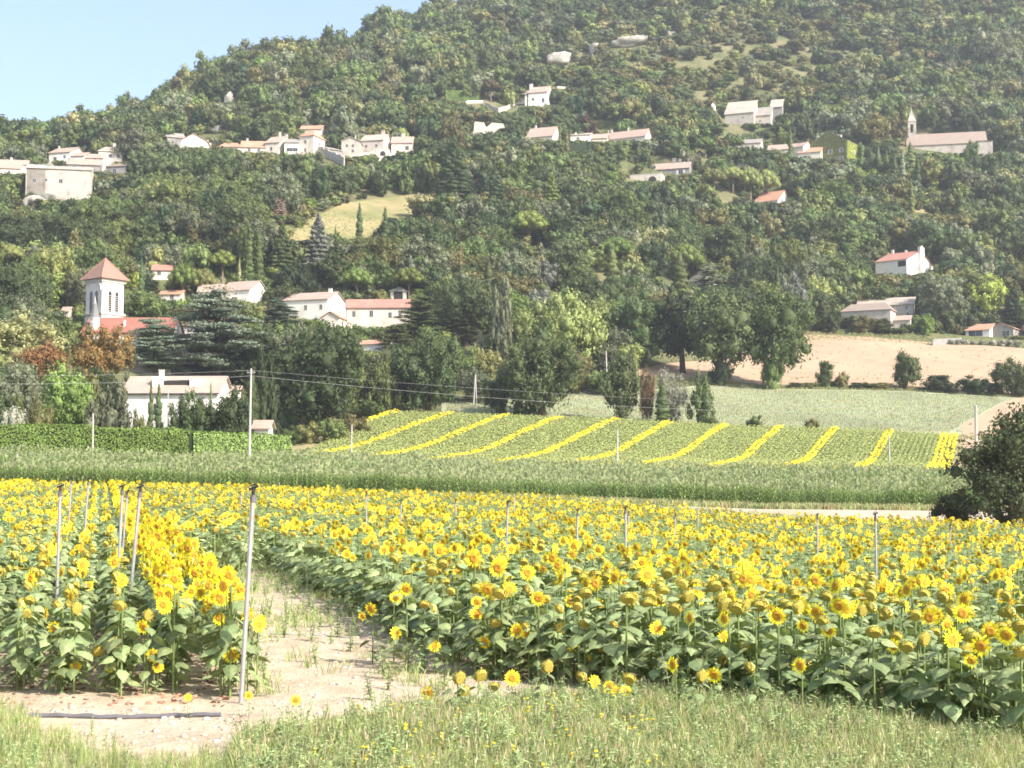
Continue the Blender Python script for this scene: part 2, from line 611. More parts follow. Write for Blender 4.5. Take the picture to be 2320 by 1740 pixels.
def house(label, cat, xc, yb, ye, a, wf, ws, rh, roof='gable', wall='white', tile='pink', win=(), swin=(), chim=(), d=None, name='house',
          ref=None, group=None, shut=None, depth=None, base=3.5, door=None, sdoor=None, win_h=1.15, clear=0, hip=2.2, roofname='roof', wallmat=None, phi=None):
    """xc = picture x of the nearest corner, yb / ye = picture y of its foot and eaves; wf, ws = picture widths of the facade and the side;
    a > 0 shows the right-hand side of the house, a < 0 the left-hand side"""
    if d is None or d > 205:
        d = hit(xc, yb + 1)
    mp = d / F
    H = (yb - ye) * mp
    aa = R(abs(a))
    W = wf * mp / math.cos(aa)
    D = depth or (ws * mp / math.sin(aa) if abs(a) > 3 else 8.0)
    P = at(xc, yb, d)
    phi = math.atan((xc - 1160) / F) if phi is None else phi      # a is measured against the line of sight
    t = thing(name, label, cat, P, -R(a) - phi, group)
    base = max(base, P.z - gz(P.x, P.y) + 1.5)
    x0 = -W if a >= 0 else 0.0
    te = (1095 - ye) / F
    wm = wallmat or WALLS[wall]
    b = MB()
    if roof == 'gable':
        rise = rh * mp + te * D / 2
        b.prism([(0, -base), (D, -base), (D, H), (D / 2, H + rise), (0, H)], x0, x0 + W)
        rf = gable_roof(W, D, H, rise, x0=x0)
    elif roof == 'hip':
        rise = rh * mp + te * D / 2
        b.box(x0, x0 + W, 0, D, -base, H)
        rf = gable_roof(W, D, H, rise, x0=x0, hip=hip)
    elif roof == 'shed':
        rise = rh * mp + te * D
        b.prism([(0, -base), (D, -base), (D, H + rise), (0, H)], x0, x0 + W)
        rf = gable_roof(W, D, H, rise, x0=x0, shed=True)
    elif roof == 'front':          # gable end towards the viewer
        rise = rh * mp
        Mz = Matrix.Translation((x0, 0, 0)) @ Matrix.Rotation(PI / 2, 4, 'Z')
        b.prism([(0, -base), (-W, -base), (-W, H), (-W / 2, H + rise), (0, H)], 0, D, 0, Mz)
        rf = MB()
        g = gable_roof(D, W, H, rise)
        rf.add([(x0 + y, x, z) for x, y, z in g.v], [tuple(reversed(f)) for f in g.f])
    else:                          # flat parapet
        rise = .3
        b.box(x0, x0 + W, 0, D, -base, H)
        rf = MB().box(x0 - .08, x0 + W + .08, -.08, D + .08, H + .003, H + .22)
    b.build('wall', wm, t)
    r = rf.build(roofname, TILE.get(tile, wm) if roof != 'flat' else M_trim, t)
    front = Matrix.Identity(4)
    if a >= 0:
        side = Matrix.Translation((0, 0, 0)) @ Matrix.Rotation(PI / 2, 4, 'Z')
    else:
        side = Matrix.Translation((0, D, 0)) @ Matrix.Rotation(-PI / 2, 4, 'Z')
    for q in win:
        u, vv = q[0], q[1]
        ww, wh = (q[2], q[3]) if len(q) > 2 else (.95, win_h)
        window(t, x0 + u * W, vv * H, ww, wh, front, shut)
    for q in swin:
        u, vv = q[0], q[1]
        ww, wh = (q[2], q[3]) if len(q) > 2 else (.9, win_h)
        window(t, u * D, vv * H, ww, wh, side, shut)
    for q, fc, ln in ((door, front, W), (sdoor, side, D)):
        if q:
            u, ww, wh = q[:3]
            xx = u * ln + (x0 if fc is front else 0)
            MB().box(xx - ww / 2, xx + ww / 2, -.06, -.004, 0, wh, 0, fc).build('door', q[3] if len(q) > 3 else M_wood, t)
    for q in chim:
        u, v, hh = q[:3]
        cw = q[3] if len(q) > 3 else .75
        zz = H + rise * (1 - abs(2 * v - 1)) if roof in ('gable', 'hip') else H + rise * (v if roof == 'shed' else (1 - abs(2 * u - 1) if roof == 'front' else 0))
        cx, cy = x0 + u * W, v * D
        c = MB().box(cx - cw / 2, cx + cw / 2, cy - .3, cy + .3, zz - 1.0, zz + hh).build('chimney', wm, r)
        MB().box(cx - cw / 2 - .08, cx + cw / 2 + .08, cy - .38, cy + .38, zz + hh + .003, zz + hh + .14).build('chimney_cap', M_trim, r)
    x_l = xc - wf if a >= 0 else xc - ws
    x_r = xc + ws if a >= 0 else xc + wf
    WIN.append((x_l - 3, x_r + 3, ye - rh - 3, yb - clear, d + max(W * math.sin(R(a) + phi) if a >= 0 else 0, D * .5)))
    c = Matrix.Translation(P) @ Matrix.Rotation(-R(a) - phi, 4, 'Z') @ Vector((x0 + W / 2, D / 2, 0))
    FOOT.append((c.x, c.y, R(a) + phi, W / 2 + 1.6, D / 2 + 1.6, P.z - .05))
    if ref:
        LAND.append(((x_l + x_r) / 2, (ye + yb) / 2, ref))
    return t, dict(W=W, D=D, H=H, rise=rise, x0=x0, d=d, mp=mp, front=front, side=side, roof=r)


def blockpart(t, name, mat, x0, x1, y0, y1, z0, z1):
    return MB().box(x0, x1, y0, y1, z0, z1).build(name, mat, t)


VG = 'stone houses of the hillside village'
# --- far left cluster
house('low pink-roofed cream house at the left border, two roof levels', 'house', 62, 392, 372, 12, 85, 6, 9, wall='cream', win=[(.2, .4), (.55, .4)], chim=[(.55, .5, .9)], d=500, ref='low pink-roofed house', group=VG, clear=4)
house('lower front wing with pink roof before the low house at the left border', 'house', 44, 400, 382, 6, 75, 5, 8, roof='shed', wall='cream', win=[(.3, .3), (.7, .3)], d=486, group=VG, clear=6)
house('white house with grey shaded front and bare right gable, top of left cluster', 'house', 158, 366, 343, 32, 46, 38, 10, win=[(.3, .15, 1.3, 1.6), (.75, .4)], chim=[(.05, .5, 1.0)], d=520, ref='upper white house of the left cluster', group=VG, clear=3)
house('narrow white house with small pink roof between upper house and hipped house', 'house', 190, 372, 352, 25, 30, 22, 7, win=[(.5, .3)], d=512, group=VG, clear=3)
house('hipped two-storey house with square chimney above the dark timber shed', 'house', 276, 366, 342, 8, 52, 5, 8, roof='hip', wall='cream', tile='pale', win=[(.5, .35, 1.1, 1.4), (.85, .35, 1.1, 1.4)], chim=[(.62, .5, 1.6, 1.2)], d=508, ref='hipped two-storey house', group=VG, clear=2)
house('pink-tiled low house joined left of the hipped house', 'house', 233, 369, 357, 15, 44, 8, 8, wall='cream', win=[(.6, .3)], d=502, group=VG, clear=2)
house('long low house with pink roof and shaded porch above the ruin', 'house', 226, 386, 374, 6, 72, 5, 12, roof='shed', wall='grey', tile='pink', win=[(.2, .2, 1.6, .9), (.5, .2, 1.6, .9), (.8, .2, 1.6, .9)], chim=[(.02, .5, 1.2)], d=492, ref='long porch house above the ruin', group=VG, clear=0)
house('dark shaded shed with brown roof right of the long porch house', 'shed', 284, 396, 375, 25, 44, 16, 6, roof='shed', wall='grey', tile='brown', win=[(.45, .1, 1.4, 2.2)], d=495, group=VG, clear=4)
ruin, q = house('tall grey rubble stone fortified house on a rock, left of village', 'house', 205, 452, 384, 6, 140, 12, 5, roof='shed', wall='stone', tile='pale', win=[(.12, .52, 1.1, 1.3), (.30, .56, .9, 1.0), (.53, .52, 1.2, 1.4)], d=472, ref='tall rubble stone fortified house', group=VG, base=9, clear=0, depth=8)
b = MB()
b.prism([(0, -8), (7.5, -8), (7.5, q['H'] + 1.2), (3, q['H'] + 1.9), (0, q['H'] + .4)], q['x0'] - .3, q['x0'] + 6.3)
b.build('tower_stub', M_stone, ruin)
house('white rubble block crowning the left end of the fortified house', 'ruin', 118, 386, 371, 10, 20, 6, 1, roof='flat', wall='stone', d=474, clear=0)
rk = MB()
# --- houses right of it
house('half hidden grey house with a brown mono-pitch roof in the trees', 'house', 378, 320, 309, -8, 40, 5, 9, roof='shed', wall='grey', tile='grey', d=560, ref='half hidden grey house', group=VG, clear=4)
house('white house with broad gable facing the valley and orange roof', 'house', 468, 336, 318, 8, 58, 12, 16, roof='front', tile='orange', win=[(.5, .95, .6, .6)], chim=[(.93, .5, 1.6), (.98, .75, 1.6)], d=545, ref='white broad-gabled house', group=VG, clear=2)
house('low orange-roofed annexe right of the white broad-gabled house', 'house', 546, 336, 332, 10, 52, 8, 8, roof='hip', wall='cream', tile='orange', d=538, group=VG, clear=1)
# --- middle row
house('low house with orange roof and end chimney at left of the middle row', 'house', 600, 348, 333, 5, 54, 4, 13, wall='cream', tile='orange', win=[(.35, .3), (.75, .3)], chim=[(.22, .5, 1.0)], d=545, ref='low orange-roofed row house', group=VG, clear=3)
house('cream house with white gable end and tall round chimney in the middle row', 'house', 632, 352, 321, 24, 32, 32, 13, wall='cream', tile='pink', win=[(.45, .4, .9, 1.5)], chim=[(.55, .5, 1.9), (.98, .55, 1.4, 1.0)], d=542, ref='cream row house with tall chimney', group=VG, clear=6)
house('white house with grey lean-to roof and glazed balcony in the middle row', 'house', 678, 354, 322, 6, 34, 4, 7, roof='shed', wall='white', tile='grey', win=[(.35, .35, 2.4, 1.4), (.72, .35, 2.0, 1.4)], d=544, group=VG, clear=5)
house('tallest house of the middle row, three storeys under two stacked orange roofs', 'house', 710, 352, 304, 30, 32, 26, 11, roof='hip', wall='cream', tile='orange', win=[(.42, .62, .9, 1.4), (.42, .2, .9, 1.6)], swin=[(.5, .6)], d=540, ref='tallest row house', group=VG, clear=8)
house('upper pavilion with pale orange roof behind the tallest row house', 'house', 728, 306, 291, 12, 48, 8, 7, wall='cream', tile='orange', d=556, group=VG, clear=0)
house('broken grey ruin with slanting roof between row house and gabled stone house', 'ruin', 745, 356, 337, -25, 30, 20, 4, roof='shed', wall='grey', tile='grey', win=[(.5, .2, 1.2, 1.3)], d=540, group=VG, clear=2)
house('stone house with sharp pinnacle gable facing the valley', 'house', 815, 356, 318, 8, 42, 6, 9, roof='front', wall='stone', tile='pale', win=[(.3, .62), (.62, .62), (.62, .3)], chim=[(.75, .1, 1.6, .5)], d=538, ref='pinnacle-gabled stone house', group=VG, clear=6)
house('broad stone house under pale roof with thick chimney stack', 'house', 868, 352, 315, 18, 52, 22, 12, wall='stone', tile='pale', win=[(.25, .55), (.7, .55)], swin=[(.35, .55), (.7, .55)], chim=[(.78, .5, 1.7, 1.4)], d=545, ref='broad stone house with thick chimney', group=VG, clear=4)
house('cream house with pink roof and dark arched doorway at right end of middle row', 'house', 934, 345, 322, 6, 48, 5, 13, wall='cream', tile='pink', win=[(.75, .25, 1.4, 1.6)], chim=[(.52, .5, 1.3, 1.3)], d=548, ref='right end house of the middle row', group=VG, clear=3)
gar, q = house('small flat cream garage with a dark arched doorway below the stone houses', 'garage', 882, 354, 338, 4, 30, 3, 2, roof='flat', wall='cream', d=536, group=VG, clear=2)
ar = [(q['x0'] + q['W'] * .5 + 1.1 * math.cos(k * PI / 8), 1.1 + 1.1 * math.sin(k * PI / 8)) for k in range(9)] + [(q['x0'] + q['W'] * .5 - 1.1, 0), (q['x0'] + q['W'] * .5 + 1.1, 0)]
MB().add([(x, -.04, z) for x, z in ar] + [(x, -.005, z) for x, z in ar], [tuple(range(11)), tuple(range(21, 10, -1))] + [(i, i + 11, (i + 1) % 11 + 11, (i + 1) % 11) for i in range(11)]).build('arched_door', M_dark, gar)


def wallrun(label, pts, h, th=.5, mat=None, name='stone_wall', cat='wall', d=None, ragged=0.0, seg=2.5, ref=None, base=2.5, cap=False):
    """free-standing wall through picture points (x, y of its foot), on the ground"""
    P = []
    for (x, y) in pts:
        dd = hit(x, y)
        P.append(at(x, y, dd))
    t = thing(name, label, cat, P[0])
    b = MB()
    top = []
    for i in range(len(P) - 1):
        A, B = P[i] - P[0], P[i + 1] - P[0]
        n = max(1, int((B - A).length / seg))
        for k in range(n):
            p, q2 = A.lerp(B, k / n), A.lerp(B, (k + 1) / n)
            dx = (q2 - p).normalized()
            nr = Vector((-dx.y, dx.x, 0)).normalized() * th / 2
            h0 = h * (1 - ragged * random.random())
            V = [p - nr, q2 - nr, q2 + nr, p + nr]
            b.add([(v.x, v.y, v.z - base) for v in V] + [(v.x, v.y, v.z + h0) for v in V],
                  [(0, 3, 2, 1), (4, 5, 6, 7), (0, 1, 5, 4), (1, 2, 6, 5), (2, 3, 7, 6), (3, 0, 4, 7)])
    b.build('masonry', mat or M_stone, t)
    xs, ys = [p[0] for p in pts], [p[1] for p in pts]
    dd = P[0].y
    WIN.append((min(xs), max(xs), min(ys) - h * F / dd, max(ys) - 3, dd))
    if ref:
        LAND.append((sum(xs) / len(xs), sum(ys) / len(ys), ref))
    return t


wallrun('sloping stone retaining wall under the broken grey ruin', [(722, 352), (780, 378)], 4.2, ragged=.2, d=536)
wallrun('pale terrace wall running below the stone houses towards the garage', [(776, 372), (838, 360), (850, 356)], 3.2, ragged=.1, d=533)
wallrun('short stone wall below the arched garage', [(852, 366), (900, 358)], 2.2, ragged=.2, d=530)
wallrun('grey shaded stone wall in the wood above the orange-roofed houses', [(452, 298), (490, 297), (502, 293)], 2.2, mat=M_greystone, d=600)

# --- upper slope
vil, q = house('white villa with square chimney and shaded veranda high on the slope', 'villa', 1240, 238, 206, 14, 44, 14, 12, tile='pink', win=[(.25, .4, 1.0, 1.3), (.78, .22, 1.1, 2.0)], chim=[(.02, .4, 2.2, 1.6)], d=560, ref='white villa', clear=2)
vx = q['x0']
vw = 36 * q['mp']
vr = gable_roof(vw, q['D'], q['H'] - .4, q['rise'] * .8, x0=vx - vw - .45)
vr.build('veranda_roof', TILE['pink'], vil)
vc = Matrix.Translation(vil.location) @ Matrix.Rotation(vil.rotation_euler.z, 4, 'Z') @ Vector((vx - vw / 2, q['D'] / 2 - 1, 0))
FOOT.append((vc.x, vc.y, -vil.rotation_euler.z, vw / 2 + 2, q['D'] / 2 + 2.5, vil.location.z - .3))
for k in (0, 1):
    x = vx - vw + k * (vw - 1.3)
    blockpart(vil, 'veranda_pier', M_white, x - .45, x + .45, 0.1, .9, -.2, q['H'] - .55)
blockpart(vil, 'veranda_back_wall', M_white, vx - vw - .3, vx - .02, 3.4, q['D'], -3, q['H'] - .5)
bk = blockpart(vil, 'veranda_door', M_glass, vx - vw + 1.0, vx - 1.4, 3.30, 3.395, .1, 2.4)
blockpart(vil, 'terrace', M_white, vx - vw - .6, q['x0'] + q['W'] * .9, -2.2, -.01, -3.5, -.25)
WIN.append((1155, 1200, 194, 240, q['d']))
wallrun('white garden wall left of the villa terrace', [(1055, 234), (1094, 233)], 1.2, mat=M_white, d=556)
wallrun('rough stone ramp wall below the villa terrace', [(1100, 240), (1130, 256), (1155, 246)], 2.4, ragged=.3, d=552)
wallrun('pale terrace wall right of the villa behind its roof', [(1262, 200), (1330, 202)], 1.0, mat=M_cream, d=580)
rw = MB()
t = thing('ruin', 'pale roofless ruin wall with a V-shaped notch, below the villa', 'ruin', at(1075, 310, hit(1090, 310)))
mp = hit(1090, 310) / F
prof = [(0, 42), (4, 40), (22, 39), (27, 28), (31, 31), (40, 40), (66, 39), (70, 30), (56, 27), (44, 14), (20, 0), (-3, 2)]
Vf = [(x * mp, x * .05, (y - 4) * mp) for x, y in prof]
Vb = [(x, y + 1.1, z) for x, y, z in Vf]
n_ = len(prof)
rw.add(Vf + Vb, [tuple(range(n_)), tuple(range(2 * n_ - 1, n_ - 1, -1))] + [(i, i + n_, (i + 1) % n_ + n_, (i + 1) % n_) for i in range(n_)])
rw.box(0, 66 * mp, .4, 1.0, -5, 2 * mp)
rw.build('masonry', M_stone, t)
WIN.append((1074, 1142, 266, 300, mp * F))
FOOT.append((at(1105, 300, mp * F).x, mp * F, 0, 8, 3, at(1075, 310, mp * F).z))
LAND.append((1105, 290, 'roofless notched ruin'))
house('low house with broad pink hipped roof under the dark red tree', 'house', 1252, 322, 306, 18, 60, 20, 20, roof='gable', wall='cream', tile='pink', win=[(.3, .2, 1.2, 1.2)], chim=[(.18, .5, 1.4)], d=528, ref='broad pink-roofed house', clear=6)
house('small white flat-roofed house above the clipped hedge', 'house', 1338, 319, 304, 6, 48, 4, 3, roof='shed', wall='white', tile='pale', win=[(.4, .35, 1.2, .8)], chim=[(.25, .5, .8)], d=530, ref='small white house above hedge', clear=2)
house('long house with pink roofs, twin chimneys and white gable end', 'house', 1462, 322, 306, 20, 105, 16, 15, wall='cream', tile='pink', win=[(.55, .3), (.75, .3)], chim=[(.1, .5, 1.1, .5), (.18, .5, 1.3, .9), (.55, .5, 1.4, .6)], d=535, ref='long house with twin chimneys', clear=4)
house('low pink-roofed wing left of the long twin-chimney house', 'house', 1376, 322, 312, 4, 36, 3, 9, wall='cream', tile='pink', d=530, clear=2)
house('grey house with pale roof and thick chimneys above an arched terrace', 'house', 1562, 398, 378, 10, 100, 6, 12, wall='grey', tile='pink', win=[(.14, .25, 1.4, 1.7), (.3, .25, 1.4, 1.7), (.8, .25, 1.8, 1.9)], chim=[(.62, .5, 1.9, 1.5), (.76, .5, 1.4, 1.1), (.95, .5, 1.6, .7)], shut=M_shutterw, d=500, ref='grey house above arched terrace', clear=3)
ta, q = house('cream terrace building with a shaded arch below the grey house', 'terrace building', 1498, 412, 392, 12, 72, 8, 1, roof='flat', wall='cream', d=488, name='terrace_building', clear=2)
ar = [(q['x0'] + q['W'] * .72 + 1.7 * math.cos(k * PI / 8), .9 + 1.7 * math.sin(k * PI / 8)) for k in range(9)] + [(q['x0'] + q['W'] * .72 - 1.7, -1.5), (q['x0'] + q['W'] * .72 + 1.7, -1.5)]
MB().add([(x, -.04, z) for x, z in ar] + [(x, -.005, z) for x, z in ar], [tuple(range(11)), tuple(range(21, 10, -1))] + [(i, i + 11, (i + 1) % 11 + 11, (i + 1) % 11) for i in range(11)]).build('arched_opening', M_dark, ta)

# --- big stone house, ivy house, chapel
house('big pale stone house with bright mono-pitch roof above a clipped hedge', 'house', 1708, 281, 252, 10, 66, 8, 26, roof='shed', wall='stone', tile='pale', win=[(.62, .55, .7, .8)], d=590, ref='big stone house on the upper slope', clear=2, depth=11)
house('grey-roofed right half of the big stone house, set slightly forward', 'house', 1746, 281, 259, 6, 34, 4, 18, roof='shed', wall='stone', tile='grey', win=[(.3, .3, .7, .9)], d=588, clear=2, depth=12)
house('small stone wing with bright lean-to roof at the right of the big stone house', 'house', 1772, 268, 240, 6, 26, 4, 16, roof='shed', wall='grey', tile='pale', d=600, clear=8, depth=7)
house('tiny pink hut with pointed roof left of the big stone house', 'hut', 1612, 246, 236, -12, 10, 6, 6, roof='front', wall='cream', tile='pink', d=600, name='hut', clear=2)
house('ochre house half sunk in trees with a clipped pine before it', 'house', 1724, 338, 322, 6, 60, 6, 8, wall='cream', tile='grey', win=[(.3, .3), (.7, .3)], d=545, ref='ochre house half sunk in trees', clear=5)
house('low pale pink-roofed house left of the ivy house', 'house', 1806, 345, 335, 6, 66, 4, 10, wall='cream', tile='pink', d=548, ref='low pink house beside ivy house', clear=4)
house('white gable-ended annexe against the ivy house', 'house', 1820, 352, 330, 30, 22, 22, 8, wall='white', tile='pink', d=540, clear=6)
house('garden room with wide dark window under an orange roof, before the ivy house', 'garden room', 1860, 360, 342, 8, 52, 4, 9, roof='shed', wall='cream', tile='orange', win=[(.40, .12, 3.6, 1.5)], d=530, name='garden_room', clear=4)
M_ivy = leafmat('ivy', (.27, .34, .085), var=.3, patch=(.30, .28, .09))
M_ivylit = leafmat('ivy_sunlit', (.40, .48, .09), var=.4)  # lit copy of the ivy: sunlight on the right-hand wall put into the colour
ivy, q = house('tall gabled house wholly clad in green ivy with white shutters', 'house', 1920, 366, 316, 22, 86, 28, 28, roof='front', wall='cream', tile='pale', win=[(.18, .50, .9, 1.4), (.56, .5, .9, 1.4), (.85, .5, .9, 1.4), (.56, .12, .9, 1.5), (.85, .12, .9, 1.5)], swin=[(.6, .55)], chim=[(.20, .3, 1.1, .6), (.68, .5, 1.1, .6)], shut=M_shutterw, d=545, ref='ivy-clad house', clear=8)


def ivy_on(q, parent, side=False, mat=None, nleaf=8000):
    W, H, rise = (q['D'] if side else q['W']), q['H'], q['rise']
    x = RNG.uniform(0, W, nleaf)
    top = H if side else None
    hh = np.full(nleaf, H) if side else H + rise * (1 - np.abs(2 * x / W - 1)) - .15
    z = RNG.uniform(-1, 1, nleaf) ** 1 * .5 + .5
    z = z * hh
    keep = np.ones(nleaf, bool)
    wins = [(.6, .55)] if side else [(.18, .5), (.56, .5), (.85, .5), (.56, .12), (.85, .12)]
    for u, v in wins:
        keep &= ~((np.abs(x - u * W) < 1.15) & (z > v * H - .3) & (z < v * H + 1.8))
    x, z = x[keep], z[keep]
    off = -RNG.uniform(.05, .35, len(x))
    P = np.stack([x, off, z], -1)
    V, Fq = leaf_quads(P, np.tile([[.25, -1, .35]], (len(x), 1)) + RNG.normal(0, .3, (len(x), 3)), .44)
    M = np.array(q['side'] if side else Matrix.Translation((q['x0'], 0, 0)))
    V = V @ M[:3, :3].T + M[:3, 3]
    link('ivy', np_mesh('ivy', V, Fq, mat), parent)


def leaf_quads(P, Nn, size, jit=.35, asp=.62):
    n = len(P)
    Nn = Nn / (np.linalg.norm(Nn, axis=1, keepdims=True) + 1e-9)
    r = RNG.normal(0, 1, (n, 3))
    t = np.cross(Nn, r)
    t /= np.linalg.norm(t, axis=1, keepdims=True) + 1e-9
    b = np.cross(Nn, t)
    s = (np.asarray(size) * RNG.uniform(1 - jit, 1 + jit, n))[:, None] * .5
    V = np.stack([P - t * s, P + b * s * asp + Nn * s * .18, P + t * s, P - b * s * asp + Nn * s * .18], 1).reshape(-1, 3)
    return V, np.arange(4 * n).reshape(n, 4)


ivy_on(q, ivy, False, M_ivy)
ivy_on(q, ivy, True, M_ivylit, 4500)

chp, q = house('long pale stone chapel nave with low tiled roof on the hill', 'chapel', 2236, 352, 320, 12, 172, 36, 24, wall='stone', tile='brown', d=560, ref='stone chapel', name='chapel', clear=6, roofname='nave_roof', depth=12, phi=0.0)
H, W, x0, mp = q['H'], q['W'], q['x0'], q['mp']
cw = 3.9
cx = x0 + 2.6
zt = H + q['rise']
ty = q['D'] / 2
b = MB()
b.box(cx - cw / 2, cx + cw / 2, ty - cw / 2, ty + cw / 2, H - 1, zt + .6)
zb = zt + .6
for sx in (-1, 1):
    for sy in (-1, 1):
        b.box(cx + sx * cw / 2 - (0 if sx < 0 else 1.25), cx + sx * cw / 2 + (1.25 if sx < 0 else 0), ty + sy * cw / 2 - (0 if sy < 0 else 1.25), ty + sy * cw / 2 + (1.25 if sy < 0 else 0), zb + .003, zb + 4.2)
b.box(cx - cw / 2, cx + cw / 2, ty - cw / 2, ty + cw / 2, zb + 4.203, zb + 5.6)
b.build('bell_tower', M_stone, chp)
MB().box(cx - cw / 2 - .18, cx + cw / 2 + .18, ty - cw / 2 - .18, ty + cw / 2 + .18, zb + 5.603, zb + 5.95).build('tower_cornice', M_trim, chp)
zs = zb + 5.953
hw = cw / 2 - .1
MB().add([(cx - hw, ty - hw, zs), (cx + hw, ty - hw, zs), (cx + hw, ty + hw, zs), (cx - hw, ty + hw, zs), (cx, ty, zs + 6.2)], [(3, 2, 1, 0), (0, 1, 4), (1, 2, 4), (2, 3, 4), (3, 0, 4)]).build('spire', M_stone, chp)
MB().tube([(cx, ty, zs + 6.0), (cx, ty, zs + 7.0)], .06).build('finial', M_trim, chp)
MB().prism([(0, 0), (.9, 0), (1.1, .7), (.75, 1.1), (.15, 1.1), (-.2, .7)], cx - .35, cx + .35, 0, Matrix.Translation((0, ty - .45, zb + 1.6))).build('bell', M_dark, chp)
blockpart(chp, 'side_chapel', M_stone, -4.5, 2.2, -4.0, -.003, -4, H * .93)
MB().prism([(-4.4, H * .93 + .003), (-.003, H * .93 + .003), (-.003, H * .93 + .9)], -4.9, 2.6).build('side_chapel_roof', TILE['brown'], chp)
WIN.append((2066, 2110, 230, 300, q['d']))

# --- mid slope
house('small house with bright orange roof alone in the wood', 'house', 1762, 460, 452, 26, 54, 30, 20, tile='orange', wall='white', d=478, ref='small orange-roofed house', win=[(.5, .2)], swin=[(.5, .3)], clear=2)
vr_, q = house('white house with red roof and three chimneys above the ploughed field', 'house', 2055, 628, 586, 24, 70, 60, 16, wall='white', tile='redhouse', win=[(.22, .06, 1.6, 1.7), (.5, .08, 1.0, 1.6)], swin=[(.35, .5, .8, 1.0)], chim=[(.12, .5, 1.4, .9), (.55, .5, .7), (1.0, .55, 2.4, 1.0)], d=462, ref='white house with red roof', clear=8)
blockpart(vr_, 'balcony_shade', M_dark, q['x0'] + q['W'] * .72, q['x0'] + q['W'] * .97, -.02, -.004, q['H'] * .62, q['H'] * .92)  # flat dark sheet on the wall, painting the shadow inside the balcony
blockpart(vr_, 'gable_chimney', M_white, .02, 1.1, q['D'] * .42, q['D'] * .56, 0, q['H'] + q['rise'] + 1.2)
house('old stone farmhouse with long pale roof above the ploughed field', 'farmhouse', 2070, 725, 688, 4, 125, 3, 15, roof='shed', wall='stone', tile='pale', win=[(.62, .70, .7, .9), (.88, .70, .7, .9), (.9, .30, .8, .9)], d=446, ref='old stone farmhouse', name='farmhouse', clear=14, depth=7)
house('front wing of the old farmhouse with a brown hipped roof', 'farmhouse', 2018, 745, 699, 12, 110, 12, 14, roof='hip', wall='stone', tile='brown', d=436, name='farmhouse', clear=30, depth=8)
house('small stone lean-to with pink roof in the corner of the old farmhouse', 'outbuilding', 2062, 745, 724, 6, 40, 4, 9, roof='shed', wall='stone', tile='pink', win=[(.6, .3, 1.5, .8)], d=440, name='outbuilding', clear=12, depth=4)
wallrun('ruined stone wall behind the pale shrubs left of the small houses', [(2128, 752), (2160, 745), (2184, 742), (2190, 744)], 3.2, ragged=.45, d=436)
hs, q = house('white garage with orange roof at the right edge of the ploughed field', 'garage', 2242, 762, 746, 12, 52, 18, 12, wall='white', tile='orange', win=[(.42, .12, 4.2, 1.7)], d=430, name='garage', ref='white garage', clear=3)
house('small brick-walled house with gable and dark window beside the white garage', 'house', 2296, 762, 742, 14, 50, 30, 12, roof='front', wall='grey', tile='orange', win=[(.68, .1, 2.2, 1.6)], d=428, ref='small gabled house by the garage', clear=3)
house('pink-roofed house with glazed front cut by the right border', 'house', 2345, 762, 745, -22, 30, 34, 16, roof='gable', wall='cream', tile='pink', win=[(.4, .1, 1.4, 1.8)], d=424, clear=3)
wallrun('low grey stone terrace wall with white blocks on it before the garage', [(2112, 784), (2150, 780), (2178, 778)], 2.0, mat=M_greystone, ragged=.15, d=424)

# --- lower village, left
house('small pink house behind the umbrella pines', 'house', 388, 634, 611, 6, 42, 4, 10, wall='cream', tile='redhouse', win=[(.35, .45)], d=300, ref='small pink house behind pines', clear=2)
house('small cream cabin with orange roof under the umbrella pines', 'cabin', 408, 681, 666, 16, 46, 16, 8, wall='cream', tile='orange', win=[(.6, .25)], d=272, name='cabin', ref='small cream cabin', clear=4)
house('white house with pink roof and bright gable end above the cedar', 'house', 565, 690, 655, 30, 66, 44, 19, tile='pink', wall='white', win=[(.25, .25), (.5, .25)], swin=[(.7, .2, 1.2, 1.8)], d=262, ref='white house above the cedar', clear=6)
house('low pink-roofed wing left of the white house above the cedar', 'house', 502, 690, 659, 10, 52, 6, 15, tile='pink', wall='cream', win=[(.7, .3)], d=258, clear=20)
pw, q = house('big white house with pale pink roof and two dark windows', 'house', 742, 722, 676, 26, 100, 42, 15, tile='pink', wall='white', win=[(.50, .48, .75, 1.25), (.85, .48, .75, 1.25)], swin=[(.62, .42, .7, 1.0)], chim=[(.85, .5, .9, .9)], d=262, ref='big white house with two windows', clear=2)
house('orange-roofed timber porch beside the big white house', 'porch', 768, 742, 718, 20, 40, 16, 13, roof='front', wall='cream', tile='orange', d=250, name='porch', sdoor=(.5, .9, 2.0, M_wood), clear=4)
house('long cream house with faded red roof and four windows', 'house', 926, 745, 694, 6, 142, 4, 16, wall='cream', tile='redhouse', win=[(.12, .55, .8, 1.5), (.4, .55, .9, 1.6), (.70, .5, .8, 1.4), (.86, .5, .8, 1.6)], d=265, ref='long cream house with four windows', shut=None, clear=6)
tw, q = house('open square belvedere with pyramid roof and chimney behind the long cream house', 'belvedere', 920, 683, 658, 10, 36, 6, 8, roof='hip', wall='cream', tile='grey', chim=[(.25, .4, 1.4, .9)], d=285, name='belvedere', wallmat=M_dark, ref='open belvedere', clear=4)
for u in (0, 1):
    blockpart(tw, 'pier', M_cream, q['x0'] + u * (q['W'] - .9) - .02, q['x0'] + u * (q['W'] - .9) + .92, -.12, .7, -1, q['H'])
house('white wall and low orange roof glimpsed between the big trees', 'outbuilding', 880, 800, 778, 20, 90, 18, 8, wall='white', tile='orange', d=236, name='outbuilding', clear=5)
house('white gable of a house almost hidden behind the pale cedar', 'house', 1594, 660, 632, 42, 32, 34, 30, roof='gable', wall='white', tile='grey', d=395, ref='half hidden white gable', clear=12, depth=8)
